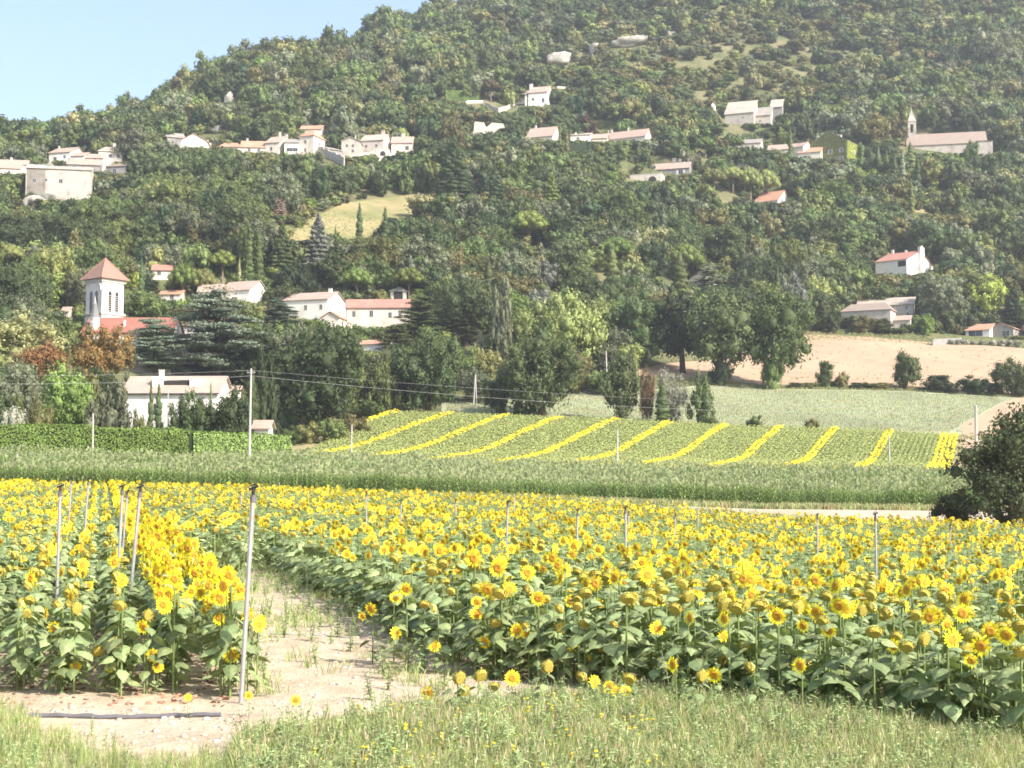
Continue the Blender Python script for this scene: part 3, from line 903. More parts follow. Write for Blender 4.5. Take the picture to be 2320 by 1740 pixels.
house('small stone hut with a gable roof left of the church tower', 'hut', 154, 722, 704, 24, 14, 12, 8, wall='stone', tile='pink', d=262, name='hut', clear=2)
house('small wedge-roofed outhouse right of the church tower', 'outbuilding', 352, 722, 712, 10, 16, 28, 14, wall='cream', tile='pink', d=268, name='outbuilding', clear=2)
house('tall white parish hall behind the cedar, seen through its branches', 'hall', 500, 850, 735, 22, 86, 40, 14, wall='white', tile='red', win=[(.2, .5, 1.0, 2.0), (.5, .5, 1.0, 2.0), (.8, .5, 1.0, 2.0)], d=240, name='hall', ref='white hall behind cedar', clear=110)

# --- church
chu, q = house('white church nave with a long bright red tiled roof', 'church', 386, 850, 751, 14, 196, 30, 32, wall='white', tile='red', d=252, name='church', ref='red-roofed church', roofname='nave_roof', clear=84, chim=[(.44, .2, 1.2, .35)])
TWD = q['d'] + 7.5
tt = thing('church_tower', 'square white bell tower with pink pyramid roof, louvred windows and lightning rod', 'tower', at(227, 850, TWD), -R(53.5) - math.atan((227 - 1160) / F))
LAND.append((230, 660, 'church tower'))
WIN.append((180, 285, 570, 745, TWD))
FOOT.append((tt.location.x, TWD + 3, .8, 4.5, 4.5, tt.location.z))
mp = TWD / F
Wt = 37 * mp / math.cos(R(53.5))
Ht = (850 - 627) * mp
zr0 = (850 - 706) * mp
b = MB()
b.box(-Wt, 0, 0, Wt, -6, zr0)
e = .28
wz0, wz1 = (850 - 703) * mp, (850 - 655) * mp
b.box(-Wt + .12, -.12, .12, Wt - .12, zr0 + .003, Ht)
b.build('tower_wall', M_white, tt)
MB().box(-Wt - e, e, -e, Wt + e, zr0 - .35, zr0 + .02).build('string_course', M_trim, tt)
MB().box(-Wt - .15, .15, -.15, Wt + .15, Ht - .7, Ht - .003).build('cornice', M_trim, tt)
rfz = Ht
ov = .75
c0 = -Wt / 2
MB().add([(-Wt - ov, -ov, rfz), (ov, -ov, rfz), (ov, Wt + ov, rfz), (-Wt - ov, Wt + ov, rfz), (c0, Wt / 2, rfz + 52 * mp)], [(3, 2, 1, 0), (0, 1, 4), (1, 2, 4), (2, 3, 4), (3, 0, 4)]).build('pyramid_roof', TILE['tower'], tt)
hipb = MB()
for sx, sy in ((-Wt - ov, -ov), (ov, -ov), (ov, Wt + ov)):
    hipb.tube([(sx, sy, rfz + .02), (c0, Wt / 2, rfz + 52 * mp + .06)], .11, 5)
hipb.build('hip_tiles', TILE['redhouse'], tt)
MB().tube([(c0 + .1, Wt / 2, rfz + 52 * mp - .3), (c0 + .4, Wt / 2, rfz + 86 * mp)], .035, 5).build('lightning_rod', M_greystone, tt)


def arch_outline(w_, h_, n=8):
    r = w_ / 2
    return [(r * math.cos(PI * k / n), h_ - r + r * math.sin(PI * k / n)) for k in range(n + 1)] + [(-r, 0), (r, 0)]


def extrude_outline(o, y0, y1, M):
    n = len(o)
    return MB().add([(x, y0, z) for x, z in o] + [(x, y1, z) for x, z in o],
                    [tuple(range(n)), tuple(range(2 * n - 1, n - 1, -1))] + [(i, i + n, (i + 1) % n + n, (i + 1) % n) for i in range(n)], 0, M)


sideM = Matrix.Rotation(PI / 2, 4, 'Z')
for u in (.38, .68):
    M = sideM @ Matrix.Translation((u * Wt, 0.12, wz0))
    o = arch_outline(.86, wz1 - wz0)
    M = Matrix.Translation((-.12, 0, 0)) @ sideM @ Matrix.Translation((u * Wt, 0, wz0))
    wob = extrude_outline(o, -.02, -.004, M).build('belfry_window', M_dark, tt)
    lv = MB()
    for k in range(8):
        zz = .25 + k * (wz1 - wz0 - .8) / 8
        Mk = M @ Matrix.Translation((0, -.09, zz)) @ Matrix.Rotation(R(28), 4, 'X')
        MB().box(-.42, .42, -.10, .06, 0, .05, 0, Mk).build('louvre', M_trim, wob)
for u in (.34, .66):
    M = Matrix.Translation((-Wt + u * Wt, .12, wz0 - .2))
    extrude_outline(arch_outline(1.05, wz1 - wz0 + .2), -.02, -.004, M).build('arched_opening', M_slate, tt)
ring = MB()
for k in range(10):
    a0, a1 = PI * k / 10, PI * (k + 1) / 10
    r0, r1 = Wt * .40, Wt * .46
    zc = wz1 + .1
    V = []
    for y in (-.22, .10):
        V += [(c0 + r0 * math.cos(a0), y, zc + r0 * math.sin(a0)), (c0 + r1 * math.cos(a0), y, zc + r1 * math.sin(a0)), (c0 + r1 * math.cos(a1), y, zc + r1 * math.sin(a1)), (c0 + r0 * math.cos(a1), y, zc + r0 * math.sin(a1))]
    ring.add(V, [(0, 1, 2, 3), (7, 6, 5, 4), (0, 4, 5, 1), (1, 5, 6, 2), (2, 6, 7, 3), (3, 7, 4, 0)])
ring.build('arch_moulding', M_trim, tt)
# stair turret
tu = thing('stair_turret', 'slim white stair turret with grey slate spire beside the bell tower', 'turret', at(212, 850, TWD - 6))
mp = (TWD - 6) / F
zc = (850 - 722) * mp
MB().tube([(0, 0, -5), (0, 0, zc)], 1.0, 8).build('shaft', M_white, tu)
MB().tube([(0, 0, zc + .003), (0, 0, zc + .25)], 1.12, 8).build('cornice', M_trim, tu)
MB().tube([(0, 0, zc + .253), (0, 0, zc + 1.2), (0, 0, (850 - 688) * mp), (0, 0, (850 - 680) * mp)], [1.08, .8, .42, .02], 8).build('slate_spire', M_slate, tu)
MB().tube([(0, 0, (850 - 690) * mp), (0, 0, (850 - 680) * mp), (0, 0, (850 - 668) * mp)], [.42, .15, .02], 6).build('stone_finial', M_trim, tu)

# --- house behind the hedge
hb, q = house('long white house with pink roof and two dormers behind the clipped hedge', 'house', 492, 962, 889, 14, 210, 34, 36, tile='pink', wall='white', win=[(.32, .3, .9, 1.6)], chim=[(.31, .5, .9, .6)], d=196, ref='long white house behind the hedge', clear=66)
mp = q['mp']
sl = q['rise'] / (q['D'] / 2)
for k, u in enumerate((.33, .73)):
    xx = q['x0'] + u * q['W']
    dm = blockpart(hb, 'dormer', M_white, xx - .75, xx + .75, q['D'] * .16, q['D'] * .42, q['H'] + .5, q['H'] + q['rise'] * (.97 if k == 0 else .84))
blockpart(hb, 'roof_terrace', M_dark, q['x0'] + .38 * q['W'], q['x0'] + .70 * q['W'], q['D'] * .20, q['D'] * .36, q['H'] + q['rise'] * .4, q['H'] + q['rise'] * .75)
MB().tube([(q['x0'] + q['W'] * .62, -.12, -1), (q['x0'] + q['W'] * .62, -.12, q['H'] - .1)], .07).build('downpipe', M_greystone, hb)
MB().tube([(q['x0'] - .4, -.48, q['H'] - .12), (q['x0'] + q['W'] + .4, -.48, q['H'] - .12)], .09).build('gutter', M_greystone, hb)
house('small pink-roofed annexe at the right end of the house behind the hedge', 'outbuilding', 540, 930, 882, 10, 26, 5, 6, tile='pink', wall='white', d=203, name='outbuilding', clear=40)
house('white shed with broad pink roof low behind the hedge, by the big tree', 'shed', 608, 985, 968, 14, 32, 10, 14, tile='pink', wall='white', d=190, name='shed', clear=20)

# ------------------------------------------------------------------ ground of the slope, with levelled pads under the houses; fields
PADS += [f for f in FOOT if f[1] > 215]
grid_obj('hillside', np.concatenate([np.arange(120, 240, 2.5), np.arange(240, 640, 1.8), np.arange(640, 1000, 4), np.geomspace(1000, 9000, 40)]), M_hill)
sheet('dirt_track', [640, 1000, 1500, 3000], [121.5, 121, 121, 119], [129, 131, 133, 132], M_track, .06, nd=12)
sheet('grass_bank', [-600, 1100, 1700, 3000], [129.5, 131.3, 133.2, 132.2], [139, 141, 139, 138], M_bank, .05, nd=10)
sheet('sunflower_field_soil', [600, 870, 1200, 2190], [208, 208, 207, 206], [235, 281, 280, 279], M_bank, .08)
sheet('striped_crop_field', [1000, 1200, 1480, 1600, 2200, 2330], [284, 284, 284, 283, 282, 300], [300, 320, 335, 347, 346, 346], M_lav, .1)
sheet('ploughed_field', [1440, 1520, 1640, 1760, 2200, 2700], [352, 352, 352, 353, 352, 352], [357, 372, 392, 431, 421, 412], M_plough, .1)
sheet('field_path', [2180, 2330, 2600], [262, 262, 262], [300, 352, 352], M_plough, .14, nx=30)
sheet('field_edge', [880, 1500, 2180, 2700], [281, 280.4, 279.4, 279], [284.6, 284.4, 282.4, 282], M_bank, .09, nd=6)
MPX = [645, 705, 770, 850, 900, 1010, 1070]
sheet('meadow', MPX, [hit(x, y) for x, y in zip(MPX, (552, 554, 556, 540, 504, 494, 482))], [hit(x, y) for x, y in zip(MPX, (546, 492, 462, 450, 446, 441, 436))], M_meadow, .15)
sheet('clearing', [2066, 2110, 2160], [hit(2066, 482), hit(2110, 486), hit(2160, 466)], [hit(2066, 470), hit(2110, 438), hit(2160, 452)], M_meadow, .2, nx=20, nd=12)


# ------------------------------------------------------------------ trees
def ico(sub=1):
    t = (1 + 5 ** .5) / 2
    V = [(-1, t, 0), (1, t, 0), (-1, -t, 0), (1, -t, 0), (0, -1, t), (0, 1, t), (0, -1, -t), (0, 1, -t), (t, 0, -1), (t, 0, 1), (-t, 0, -1), (-t, 0, 1)]
    V = [Vector(v).normalized() for v in V]
    Fc = [(0, 11, 5), (0, 5, 1), (0, 1, 7), (0, 7, 10), (0, 10, 11), (1, 5, 9), (5, 11, 4), (11, 10, 2), (10, 7, 6), (7, 1, 8), (3, 9, 4), (3, 4, 2), (3, 2, 6), (3, 6, 8), (3, 8, 9), (4, 9, 5), (2, 4, 11), (6, 2, 10), (8, 6, 7), (9, 8, 1)]
    for _ in range(sub):
        cache, F2 = {}, []

        def mid(a, b):
            k = (min(a, b), max(a, b))
            if k not in cache:
                V.append(((V[a] + V[b]) / 2).normalized())
                cache[k] = len(V) - 1
            return cache[k]
        for a, b, c in Fc:
            x, y, z = mid(a, b), mid(b, c), mid(c, a)
            F2 += [(a, x, z), (b, y, x), (c, z, y), (x, y, z)]
        Fc = F2
    return np.array([tuple(v) for v in V]), np.array(Fc)


ICV, ICF = ico(1)
QICF = np.concatenate([ICF, ICF[:, 2:3]], 1)


def blob(centers, radii, nleaf, size, core=.72, flat=1.0, up=.15, shell=(.70, 1.25), nj=.5):
    """leaf-sized faces through the shell of each clump, over a small dark core"""
    Vs, Fs, o = [], [], 0
    C, Rr = np.asarray(centers, float), np.asarray(radii, float)
    if Rr.ndim == 1:
        Rr = np.stack([Rr, Rr, Rr * flat], 1)
    for c, r in zip(C, Rr):
        n = nleaf
        dr = RNG.normal(0, 1, (n, 3))
        dr /= np.linalg.norm(dr, axis=1, keepdims=True)
        dr[:, 2] += up
        dr /= np.linalg.norm(dr, axis=1, keepdims=True)
        P = c + dr * r * RNG.uniform(*shell, (n, 1))
        nn = dr / r
        nn /= np.linalg.norm(nn, axis=1, keepdims=True)
        nn = nn + RNG.normal(0, nj, (n, 3))
        V, Fq = leaf_quads(P, nn, size)
        Vs.append(V)
        Fs.append(Fq + o)
        o += len(V)
        if core:
            V = c + ICV * r * core * RNG.uniform(.8, 1.15, (len(ICV), 1))
            Vs.append(V)
            Fs.append(np.stack([ICF[:, 0], ICF[:, 1], ICF[:, 2], ICF[:, 2]], 1) + o)
            o += len(V)
    return np.concatenate(Vs), np.concatenate(Fs)


def quads_to_mesh(name, V, Fq, mat):
    tri = Fq[:, 2] == Fq[:, 3]
    me = bpy.data.meshes.new(name)
    me.vertices.add(len(V))
    me.vertices.foreach_set('co', V.astype(np.float32).ravel())
    q, t = Fq[~tri], Fq[tri][:, :3]
    li = np.concatenate([q.ravel(), t.ravel()]).astype(np.int32)
    me.loops.add(len(li))
    me.loops.foreach_set('vertex_index', li)
    me.polygons.add(len(q) + len(t))
    ls = np.concatenate([np.arange(len(q)) * 4, len(q) * 4 + np.arange(len(t)) * 3]).astype(np.int32)
    me.polygons.foreach_set('loop_start', ls)
    me.materials.append(mat)
    me.update(calc_edges=True)
    return me


def crown(kind, lod):
    """unit crown: height 1, width 1; returns V, F. lod 2 near, 1 middle, 0 far"""
    r = RNG
    nl = (40, 95, 170)[lod]
    sz = (.060, .040, .026)[lod]
    if kind in ('broadleaf', 'shrub', 'tall oak'):
        n = (22, 52, 105)[lod]
        C, Rd = [], []
        big = [(r.uniform(-.24, .24), r.uniform(-.24, .24), r.uniform(.40, .76), r.uniform(.20, .30)) for _ in range(7)] + [(0, 0, .6, .36)]
        for i in range(n):
            bx, by, bz, br = big[i % len(big)]
            dv = r.normal(0, 1, 3)
            dv /= np.linalg.norm(dv)
            q = br * r.uniform(.55, 1.0)
            x, y, z = bx + dv[0] * q, by + dv[1] * q, bz + dv[2] * q * .95
            if kind == 'shrub':
                z = max(.06, (z - .15) * 1.12)
            else:
                z = max(z, .16 + .1 * r.uniform())
            C.append((x, y, min(z, .94)))
            Rd.append(r.uniform(.10, .17) * (1.0, .78, .62)[lod])
        C += [(0, 0, .55), (.1, .1, .62), (-.1, -.08, .5)]
        Rd += [.24, .2, .2]
        if kind == 'shrub':
            C.append((0, 0, .22))
            Rd.append(.26)
        return blob(C, Rd, (36, 62, 80)[lod], (.084, .050, .033)[lod], core=(.66, .6, .55)[lod], shell=((.72, 1.2), (.62, 1.3), (.55, 1.4))[lod], nj=(.36, .46, .56)[lod])
    if kind == 'umbrella pine':
        n = (16, 26, 34)[lod]
        C, Rd = [], []
        for i in range(n):
            rho = math.sqrt((i + .5) / n)
            a = i * 2.39996
            C.append((rho * .40 * math.cos(a), rho * .40 * math.sin(a), .88 - .26 * rho ** 2.2 + r.uniform(-.02, .02)))
            Rd.append((.115, .115, .085))
        for i in range(7):
            a = i * .9
            C.append((.2 * math.cos(a), .2 * math.sin(a), .66))
            Rd.append((.15, .15, .10))
        return blob(C, Rd, nl, sz * .8, up=.3)
    if kind == 'cypress':
        n = (12, 18, 26)[lod]
        C, Rd = [], []
        for i in range(n):
            z = .06 + .88 * i / (n - 1)
            pr = .36 * (1 - ((z - .28) / .74) ** 2) if z > .28 else .36 - .10 * (.28 - z) / .28
            pr = max(pr, .06)
            a = i * 2.4
            C.append((.10 * math.cos(a) * pr * 2, .10 * math.sin(a) * pr * 2, z))
            Rd.append((pr, pr, .075))
        return blob(C, Rd, nl, sz * .8, core=.8, up=.5)
    if kind == 'poplar':
        C, Rd = [], []
        for k in range(5):
            a = k * 1.3
            bx, by = .24 * math.cos(a), .24 * math.sin(a)
            hh = r.uniform(.8, 1.0) if k else 1.0
            for i in range(9):
                z = .15 + (hh - .2) * i / 8
                C.append((bx * (1 - .3 * z), by * (1 - .3 * z), z))
                Rd.append((.17 * (1.15 - z * .8), .17 * (1.15 - z * .8), .08))
        return blob(C, Rd, nl // 2, sz, up=.5)
    if kind == 'fir':
        C, Rd = [], []
        n = (8, 11, 14)[lod]
        for i in range(n):
            z = .10 + .84 * i / (n - 1)
            pr = .46 * (1 - z) ** .85 + .03
            m = max(3, int(8 * (1 - z) + 2))
            for k in range(m):
                a = 2 * PI * k / m + i * .7
                q = pr * r.uniform(.5, .8)
                C.append((q * math.cos(a), q * math.sin(a), z - .05))
                Rd.append((pr * .42, pr * .42, .045))
            C.append((0, 0, z))
            Rd.append((pr * .5, pr * .5, .06))
        return blob(C, Rd, nl // 3, sz * 1.1, up=.35)
    if kind == 'cedar':
        C, Rd = [], []
        for i, z in enumerate((.20, .27, .34, .41, .48, .55, .62, .69, .76, .83, .90)):
            ext = .52 * (1 - max(0, z - .35) ** 1.4 * 1.5)
            m = 6 if z < .8 else 4
            for k in range(m):
                if r.uniform() < .24:
                    continue
                a = 2 * PI * k / m + i * 1.1 + r.uniform(-.4, .4)
                zj = r.uniform(-.045, .045)
                lift = r.uniform(-.07, .05)
                for q in (.35, .62, .9):
                    rr = ext * q * r.uniform(.85, 1.1)
                    C.append((rr * math.cos(a), rr * math.sin(a), z + zj + lift * q + r.uniform(-.015, .015)))
                    Rd.append((.13 * (1.1 - .35 * q), .13 * (1.1 - .35 * q), .020))
        C.append((0, 0, .93))
        Rd.append((.14, .14, .05))
        return blob(C, Rd, (30, 60, 110)[lod], sz * 1.0, core=.55, up=.75)
    if kind == 'sparse tree':
        C, Rd = [], []
        for i in range(95):
            z = r.uniform(-1, 1)
            a = i * 2.39996
            q = math.sqrt(1 - z * z)
            rr = r.uniform(.35, 1.0)
            C.append((q * math.cos(a) * .48 * rr, q * math.sin(a) * .48 * rr, .54 + z * .42 * rr))
            Rd.append(r.uniform(.055, .095))
        return blob(C, Rd, 130, .026, core=.48, shell=(.4, 1.6), nj=.75)
    raise KeyError(kind)


def trunk(kind):
    b = MB()
    r = random
    if kind in ('cypress', 'shrub'):
        b.tube([(0, 0, -.06), (0, 0, .3)], [.04, .02], 5)
        if kind == 'shrub':
            for k in range(4):
                a = k * 1.6
                b.tube([(0, 0, -.02), (.12 * math.cos(a), .12 * math.sin(a), .3)], [.02, .01], 4)
        return b
    if kind == 'fir':
        b.tube([(0, 0, -.06), (0, 0, .5), (0, 0, .97)], [.03, .02, .004], 6)
        return b
    th = {'broadleaf': .05, 'tall oak': .055, 'umbrella pine': .032, 'poplar': .045, 'cedar': .045, 'sparse tree': .03}.get(kind, .04)
    top = {'broadleaf': .42, 'tall oak': .45, 'umbrella pine': .5, 'poplar': .5, 'cedar': .9, 'sparse tree': .4}[kind]
    b.tube([(0, 0, -.07), (.01, 0, .04), (.005, .01, top * .55), (0, 0, top)], [th * 1.5, th, th * .8, th * .45], 8)
    n = 9 if kind in ('cedar', 'sparse tree') else 6
    for k in range(n):
        a = k * 2 * PI / n + r.uniform(-.3, .3)
        z0 = top * (.75 + .25 * r.random()) if kind != 'cedar' else .25 + .6 * k / n
        e, ze = {'broadleaf': (.30, .70), 'tall oak': (.30, .70), 'umbrella pine': (.30, .80), 'poplar': (.16, .75), 'cedar': (.42, z0 + .02), 'sparse tree': (.38, .45 + .4 * r.random())}[kind]
        b.tube([(0, 0, z0), (e * .45 * math.cos(a), e * .45 * math.sin(a), z0 + (ze - z0) * .6), (e * math.cos(a), e * math.sin(a), ze)], [th * .5, th * .34, th * .12], 5)
    return b


CR, TR = {}, {}


def crown_mesh(kind, lod, var, tone):
    k0 = (kind, lod, var)
    if k0 not in CR:
        V, Fq = crown(kind, lod)
        c_ = np.percentile(V, 50, axis=0)
        V[:, :2] -= c_[:2]
        V[:, :2] *= .5 / np.percentile(np.abs(V[:, :2]).max(axis=1), 98.5)
        lo, hi = np.percentile(V[:, 2], .8), np.percentile(V[:, 2], 99.4)
        z0 = {'broadleaf': .09, 'tall oak': .25, 'shrub': -.03, 'cypress': .02, 'sparse tree': .08, 'umbrella pine': .52}.get(kind, max(lo, .06))
        V[:, 2] = z0 + (V[:, 2] - lo) / (hi - lo) * (1 - z0)
        CR[k0] = (V, Fq)
    k = (kind, lod, var, tone)
    if k not in CR:
        V, Fq = CR[k0]
        CR[k] = quads_to_mesh('crown', V, Fq, LM[tone])
    return CR[k]


def trunk_mesh(kind):
    if kind not in TR:
        TR[kind] = trunk(kind).mesh('trunk', M_barkpale if kind == 'umbrella pine' else M_bark)
    return TR[kind]


TREES = []      # dicts: kind tone x y z w h px py label


def tree(kind, tone, xc, yt, wpx, d, label=None, yb=None):
    if yb:
        d = hit(xc, yb)
    elif not (d <= 214 or (279 <= d <= 288 and xc > 850) or 346 <= d <= 353 or 419 <= d <= 436):
        rt = {'broadleaf': 1.05, 'shrub': .72, 'umbrella pine': 1.0, 'fir': 1.5, 'poplar': 1.6, 'cedar': .86, 'sparse tree': .8}.get(kind) or (4.2 if wpx < 30 else 2.6)
        d = hit(xc, yt + rt * wpx)
    a, b = ray(xc, yt)
    x = a * d
    z = gz(x, d)
    h = max(CAMZ + b * d - z, 1.0)
    TREES.append(dict(kind=kind, tone=tone, x=x, y=d, z=z, w=wpx * d / F, h=h, label=label, sp=None, px=xc, py=yt + h * F / d * .4, hand=True))


T = tree
# big trees edging the second sunflower field
T('broadleaf', 'dark green', 972, 753, 172, 284, 'large round dark green tree at the upper left corner of the striped sunflower field')
T('broadleaf', 'mid green', 868, 806, 86, 281, 'smaller green tree leaning against the large round tree by the striped sunflower field')
T('broadleaf', 'dark green', 1228, 752, 196, 285, 'largest dark green tree at the middle of the top edge of the striped sunflower field')
T('broadleaf', 'deep green', 1128, 846, 66, 286, 'low dark crown at the left foot of the largest tree by the striped field')
T('broadleaf', 'dark green', 1411, 806, 94, 283, 'mid-sized tree with spreading lower boughs right of the largest field-edge tree')
T('broadleaf', 'yellow green', 1268, 668, 190, 308, 'big pale yellow-green tree rising behind the largest dark field-edge tree')
T('broadleaf', 'yellow green', 1190, 705, 80, 306, 'smaller yellow-green crown at the left side of the big yellow-green tree')
T('broadleaf', 'yellow green', 1350, 676, 100, 316, 'olive yellow crown at the right side of the big yellow-green tree')
T('broadleaf', 'dull pink', 1222, 738, 52, 300, 'small dry reddish crown squeezed between the yellow-green tree and the dark tree')
T('broadleaf', 'olive green', 1096, 786, 74, 305, 'small olive green tree between the two large field-edge trees')
T('broadleaf', 'dark green', 1055, 635, 140, 345, 'tall dense dark tree behind the long cream house')
T('broadleaf', 'dark green', 1442, 672, 150, 345, 'huge dark tree right of the yellow-green tree')
T('tall oak', 'deep green', 1545, 668, 130, 352, 'dark tree between the huge dark tree and the pair of ivy-trunked oaks', 846)
T('tall oak', 'dark green', 1628, 668, 175, 350, 'left of two tall oaks with ivy-clad trunks at the corner of the ploughed field')
T('tall oak', 'mid green', 1750, 662, 172, 349, 'right of two tall oaks with ivy-clad trunks at the corner of the ploughed field')
T('shrub', 'deep green', 1632, 812, 52, 347, 'ivy mass round the trunk of the left oak at the ploughed field')
T('shrub', 'mid green', 1750, 800, 60, 346, 'ivy mass round the trunk of the right oak at the ploughed field')
T('sparse tree', 'brown', 1466, 836, 38, 284, 'dry brownish bush beside the mid-sized field-edge tree')
T('sparse tree', 'silver grey', 1520, 842, 72, 286, 'bare grey bush behind the slim column tree at the field edge')
T('cypress', 'mid green', 1500, 866, 40, 281.5, 'slim bright column tree at the field edge right of the dry bush')
T('broadleaf', 'dark green', 1590, 846, 66, 282, 'small upright tree standing alone at the right of the field-edge row')
T('shrub', 'mid green', 1606, 940, 42, 279.5, 'low bush at the foot of the small upright field-edge tree')
T('shrub', 'dark green', 1708, 941, 38, 279.5, 'dark small bush on the field edge left of the round pale bush')
T('shrub', 'olive green', 1838, 948, 40, 279.5, 'round pale bush on the top edge of the striped sunflower field')
# bushes of the bank under the ploughed field
T('shrub', 'dark green', 1868, 818, 48, 350, 'round dark bush at the left of the bank below the ploughed field')
T('shrub', 'olive green', 1908, 842, 34, 349, 'small olive bush right of the round dark bush on the field bank')
T('broadleaf', 'dark green', 2052, 797, 78, 349, 'upright oval tree in the middle of the bank below the ploughed field')
T('shrub', 'deep green', 2130, 850, 90, 348, 'low dark thicket right of the oval tree, left half')
T('shrub', 'deep green', 2205, 852, 90, 348, 'low dark thicket right of the oval tree, right half')
T('broadleaf', 'dark green', 2292, 813, 100, 347, 'spreading dark tree at the right end of the bank below the ploughed field')
for i, x in enumerate((1800, 1835, 1940, 1968, 2000, 2255, 2320)):
    T('shrub', ('dark green', 'olive green', 'deep green')[i % 3], x, 866, 52, 349)
# row along the top of the ploughed field
for x, yt, wd, tone in ((1885, 708, 50, 'dark green'), (1955, 716, 66, 'olive green'), (1998, 722, 60, 'dark green'), (2096, 712, 54, 'fresh green'), (2030, 742, 60, 'mid green')):
    T('shrub', tone, x, yt, wd, 433)
T('broadleaf', 'grey green', 2128, 628, 105, 442, 'tall pale green tree right of the old stone farmhouse')
T('broadleaf', 'lime green', 2240, 622, 88, 452, 'bright lime green tree above the white garage')
for i, x in enumerate((2156, 2172, 2188, 2206, 2226, 2250, 2268, 2286, 2304)):
    T('shrub', 'silver grey', x, 768, 20, 421)
# lower left garden
T('broadleaf', 'fresh green', 162, 836, 136, 197, 'dense rounded pine with bright green top left of the house behind the hedge')
T('broadleaf', 'rust brown', 236, 742, 140, 226, 'large rust-brown chestnut tree below the church roof')
T('broadleaf', 'rust brown', 100, 776, 122, 221, 'smaller rust-brown chestnut tree left of the large one')
T('broadleaf', 'dark green', 60, 690, 118, 236, 'dark green tree behind the rust-brown chestnuts at the left border')
T('broadleaf', 'olive brown', 10, 770, 90, 224, 'brownish tree at the left border beside the rust-brown chestnut')
T('broadleaf', 'mid green', 148, 722, 78, 240, 'green tree left of the church tower foot')
T('shrub', 'grey green', 46, 822, 110, 205, 'grey-green thicket at the left border above the hedge')
T('shrub', 'silver grey', 36, 922, 70, 188, 'silvery low bush at the left end behind the hedge')
T('shrub', 'grey green', 266, 868, 92, 190, 'pale flowering shrub against the left end of the house behind the hedge')
T('shrub', 'olive green', 315, 930, 46, 187, 'yellowish bush between the flowering shrub and the cypress pair')
T('cypress', 'dark green', 343, 862, 23, 190, 'left of the twin cypresses in front of the house behind the hedge')
T('cypress', 'dark green', 361, 864, 28, 191, 'right of the twin cypresses in front of the house behind the hedge')
T('cypress', 'mid green', 478, 866, 16, 192, 'small pointed cypress before the right gable of the house behind the hedge')
T('broadleaf', 'dark green', 428, 888, 98, 188, 'dark round bush tree right of the twin cypresses')
T('broadleaf', 'deep green', 514, 888, 116, 189, 'dark bush tree at the right end of the house behind the hedge')
T('cypress', 'dark green', 572, 836, 44, 193, 'broad dark cypress behind the tall concrete pole')
T('broadleaf', 'deep green', 600, 800, 90, 208, 'very dark ivy-clad tree between the cedar and the large broad olive tree')
T('broadleaf', 'dark green', 712, 758, 228, 250, 'large broad dark olive tree at the right end of the clipped hedge', 974)
T('broadleaf', 'dark green', 745, 738, 175, 250, 'greener tall tree behind the large broad dark olive tree', 950)
T('broadleaf', 'mid green', 806, 812, 90, 250, 'green tree at the right flank of the large broad dark olive tree', 938)
T('shrub', 'mid green', 836, 905, 66, 250, 'rounded bush at the left corner of the striped sunflower field')
for i, (x, yt, wd) in enumerate(((660, 965, 60), (700, 955, 70), (755, 948, 80), (800, 940, 70))):
    T('shrub', ('mid green', 'olive green')[i % 2], x, yt, wd, 250)
for i, (x, yt, wd, d_) in enumerate(((-20, 880, 80, 200), (90, 905, 70, 188), (215, 905, 60, 189), (-10, 840, 100, 212), (120, 850, 90, 213), (205, 850, 80, 212), (288, 842, 60, 213), (40, 900, 60, 190))):
    T('shrub', ('dark green', 'olive green', 'grey green', 'mid green')[i % 4], x, yt, wd, d_)
# cedars
T('cedar', 'cedar', 494, 660, 250, 218, 'huge blue-grey cedar of layered boughs in front of the white hall')
T('cedar', 'cedar', 352, 722, 150, 216, 'smaller dark cedar left of the huge one, before the church gable')
T('cedar', 'cedar', 634, 678, 100, 224, 'open thin cedar in front of the big white house')
T('cedar', 'dark green', 952, 672, 120, 292, 'dark cedar at the right end of the long cream house')
T('cedar', 'olive green', 1052, 712, 84, 312, 'dense layered cedar behind the large round field-edge tree')
T('cedar', 'dark green', 900, 735, 90, 278, 'low dark cedar under the long cream house')
T('cedar', 'grey green', 1612, 602, 84, 375, 'pale feathery cedar in front of the half hidden white gable')
# pines, poplars, conifers of the village slope
T('umbrella pine', 'fresh green', 416, 597, 76, 286, 'umbrella pine with forked pale trunk before the small pink house')
T('umbrella pine', 'yellow green', 462, 608, 66, 284, 'round umbrella pine right of the forked one')
T('umbrella pine', 'fresh green', 505, 566, 66, 305, 'umbrella pine left of the poplars')
T('shrub', 'mid green', 332, 660, 118, 275, 'broad smooth green mound of foliage right of the church tower')
T('shrub', 'silver grey', 305, 682, 66, 262, 'silvery bush at the right foot of the church tower')
T('broadleaf', 'lime green', 300, 612, 40, 285, 'bright yellow-green tree right of the tower roof')
T('cypress', 'dark green', 321, 582, 20, 283, 'lone dark cypress right of the church tower')
T('umbrella pine', 'yellow green', 18, 552, 70, 330, 'umbrella pine at the left border')
T('poplar', 'mid green', 566, 512, 74, 318, 'clump of tall poplars left of the blue conifer')
T('cypress', 'pale olive', 543, 584, 16, 296, 'slim pale poplar standing before the poplar clump')
T('fir', 'dark green', 640, 510, 76, 322, 'dark layered conifer left of the blue conifer')
T('fir', 'blue grey', 722, 486, 86, 326, 'tall blue-grey conifer at the lower left of the dry meadow')
T('fir', 'dark green', 762, 540, 60, 318, 'dark conifer right of the tall blue-grey conifer')
T('cypress', 'dark green', 815, 460, 24, 412, 'tallest dark cypress in front of the dry meadow')
T('cypress', 'dark green', 873, 470, 27, 416, 'second dark cypress in front of the dry meadow')
T('cypress', 'dark green', 900, 498, 24, 410, 'short cypress right of the second one at the dry meadow')
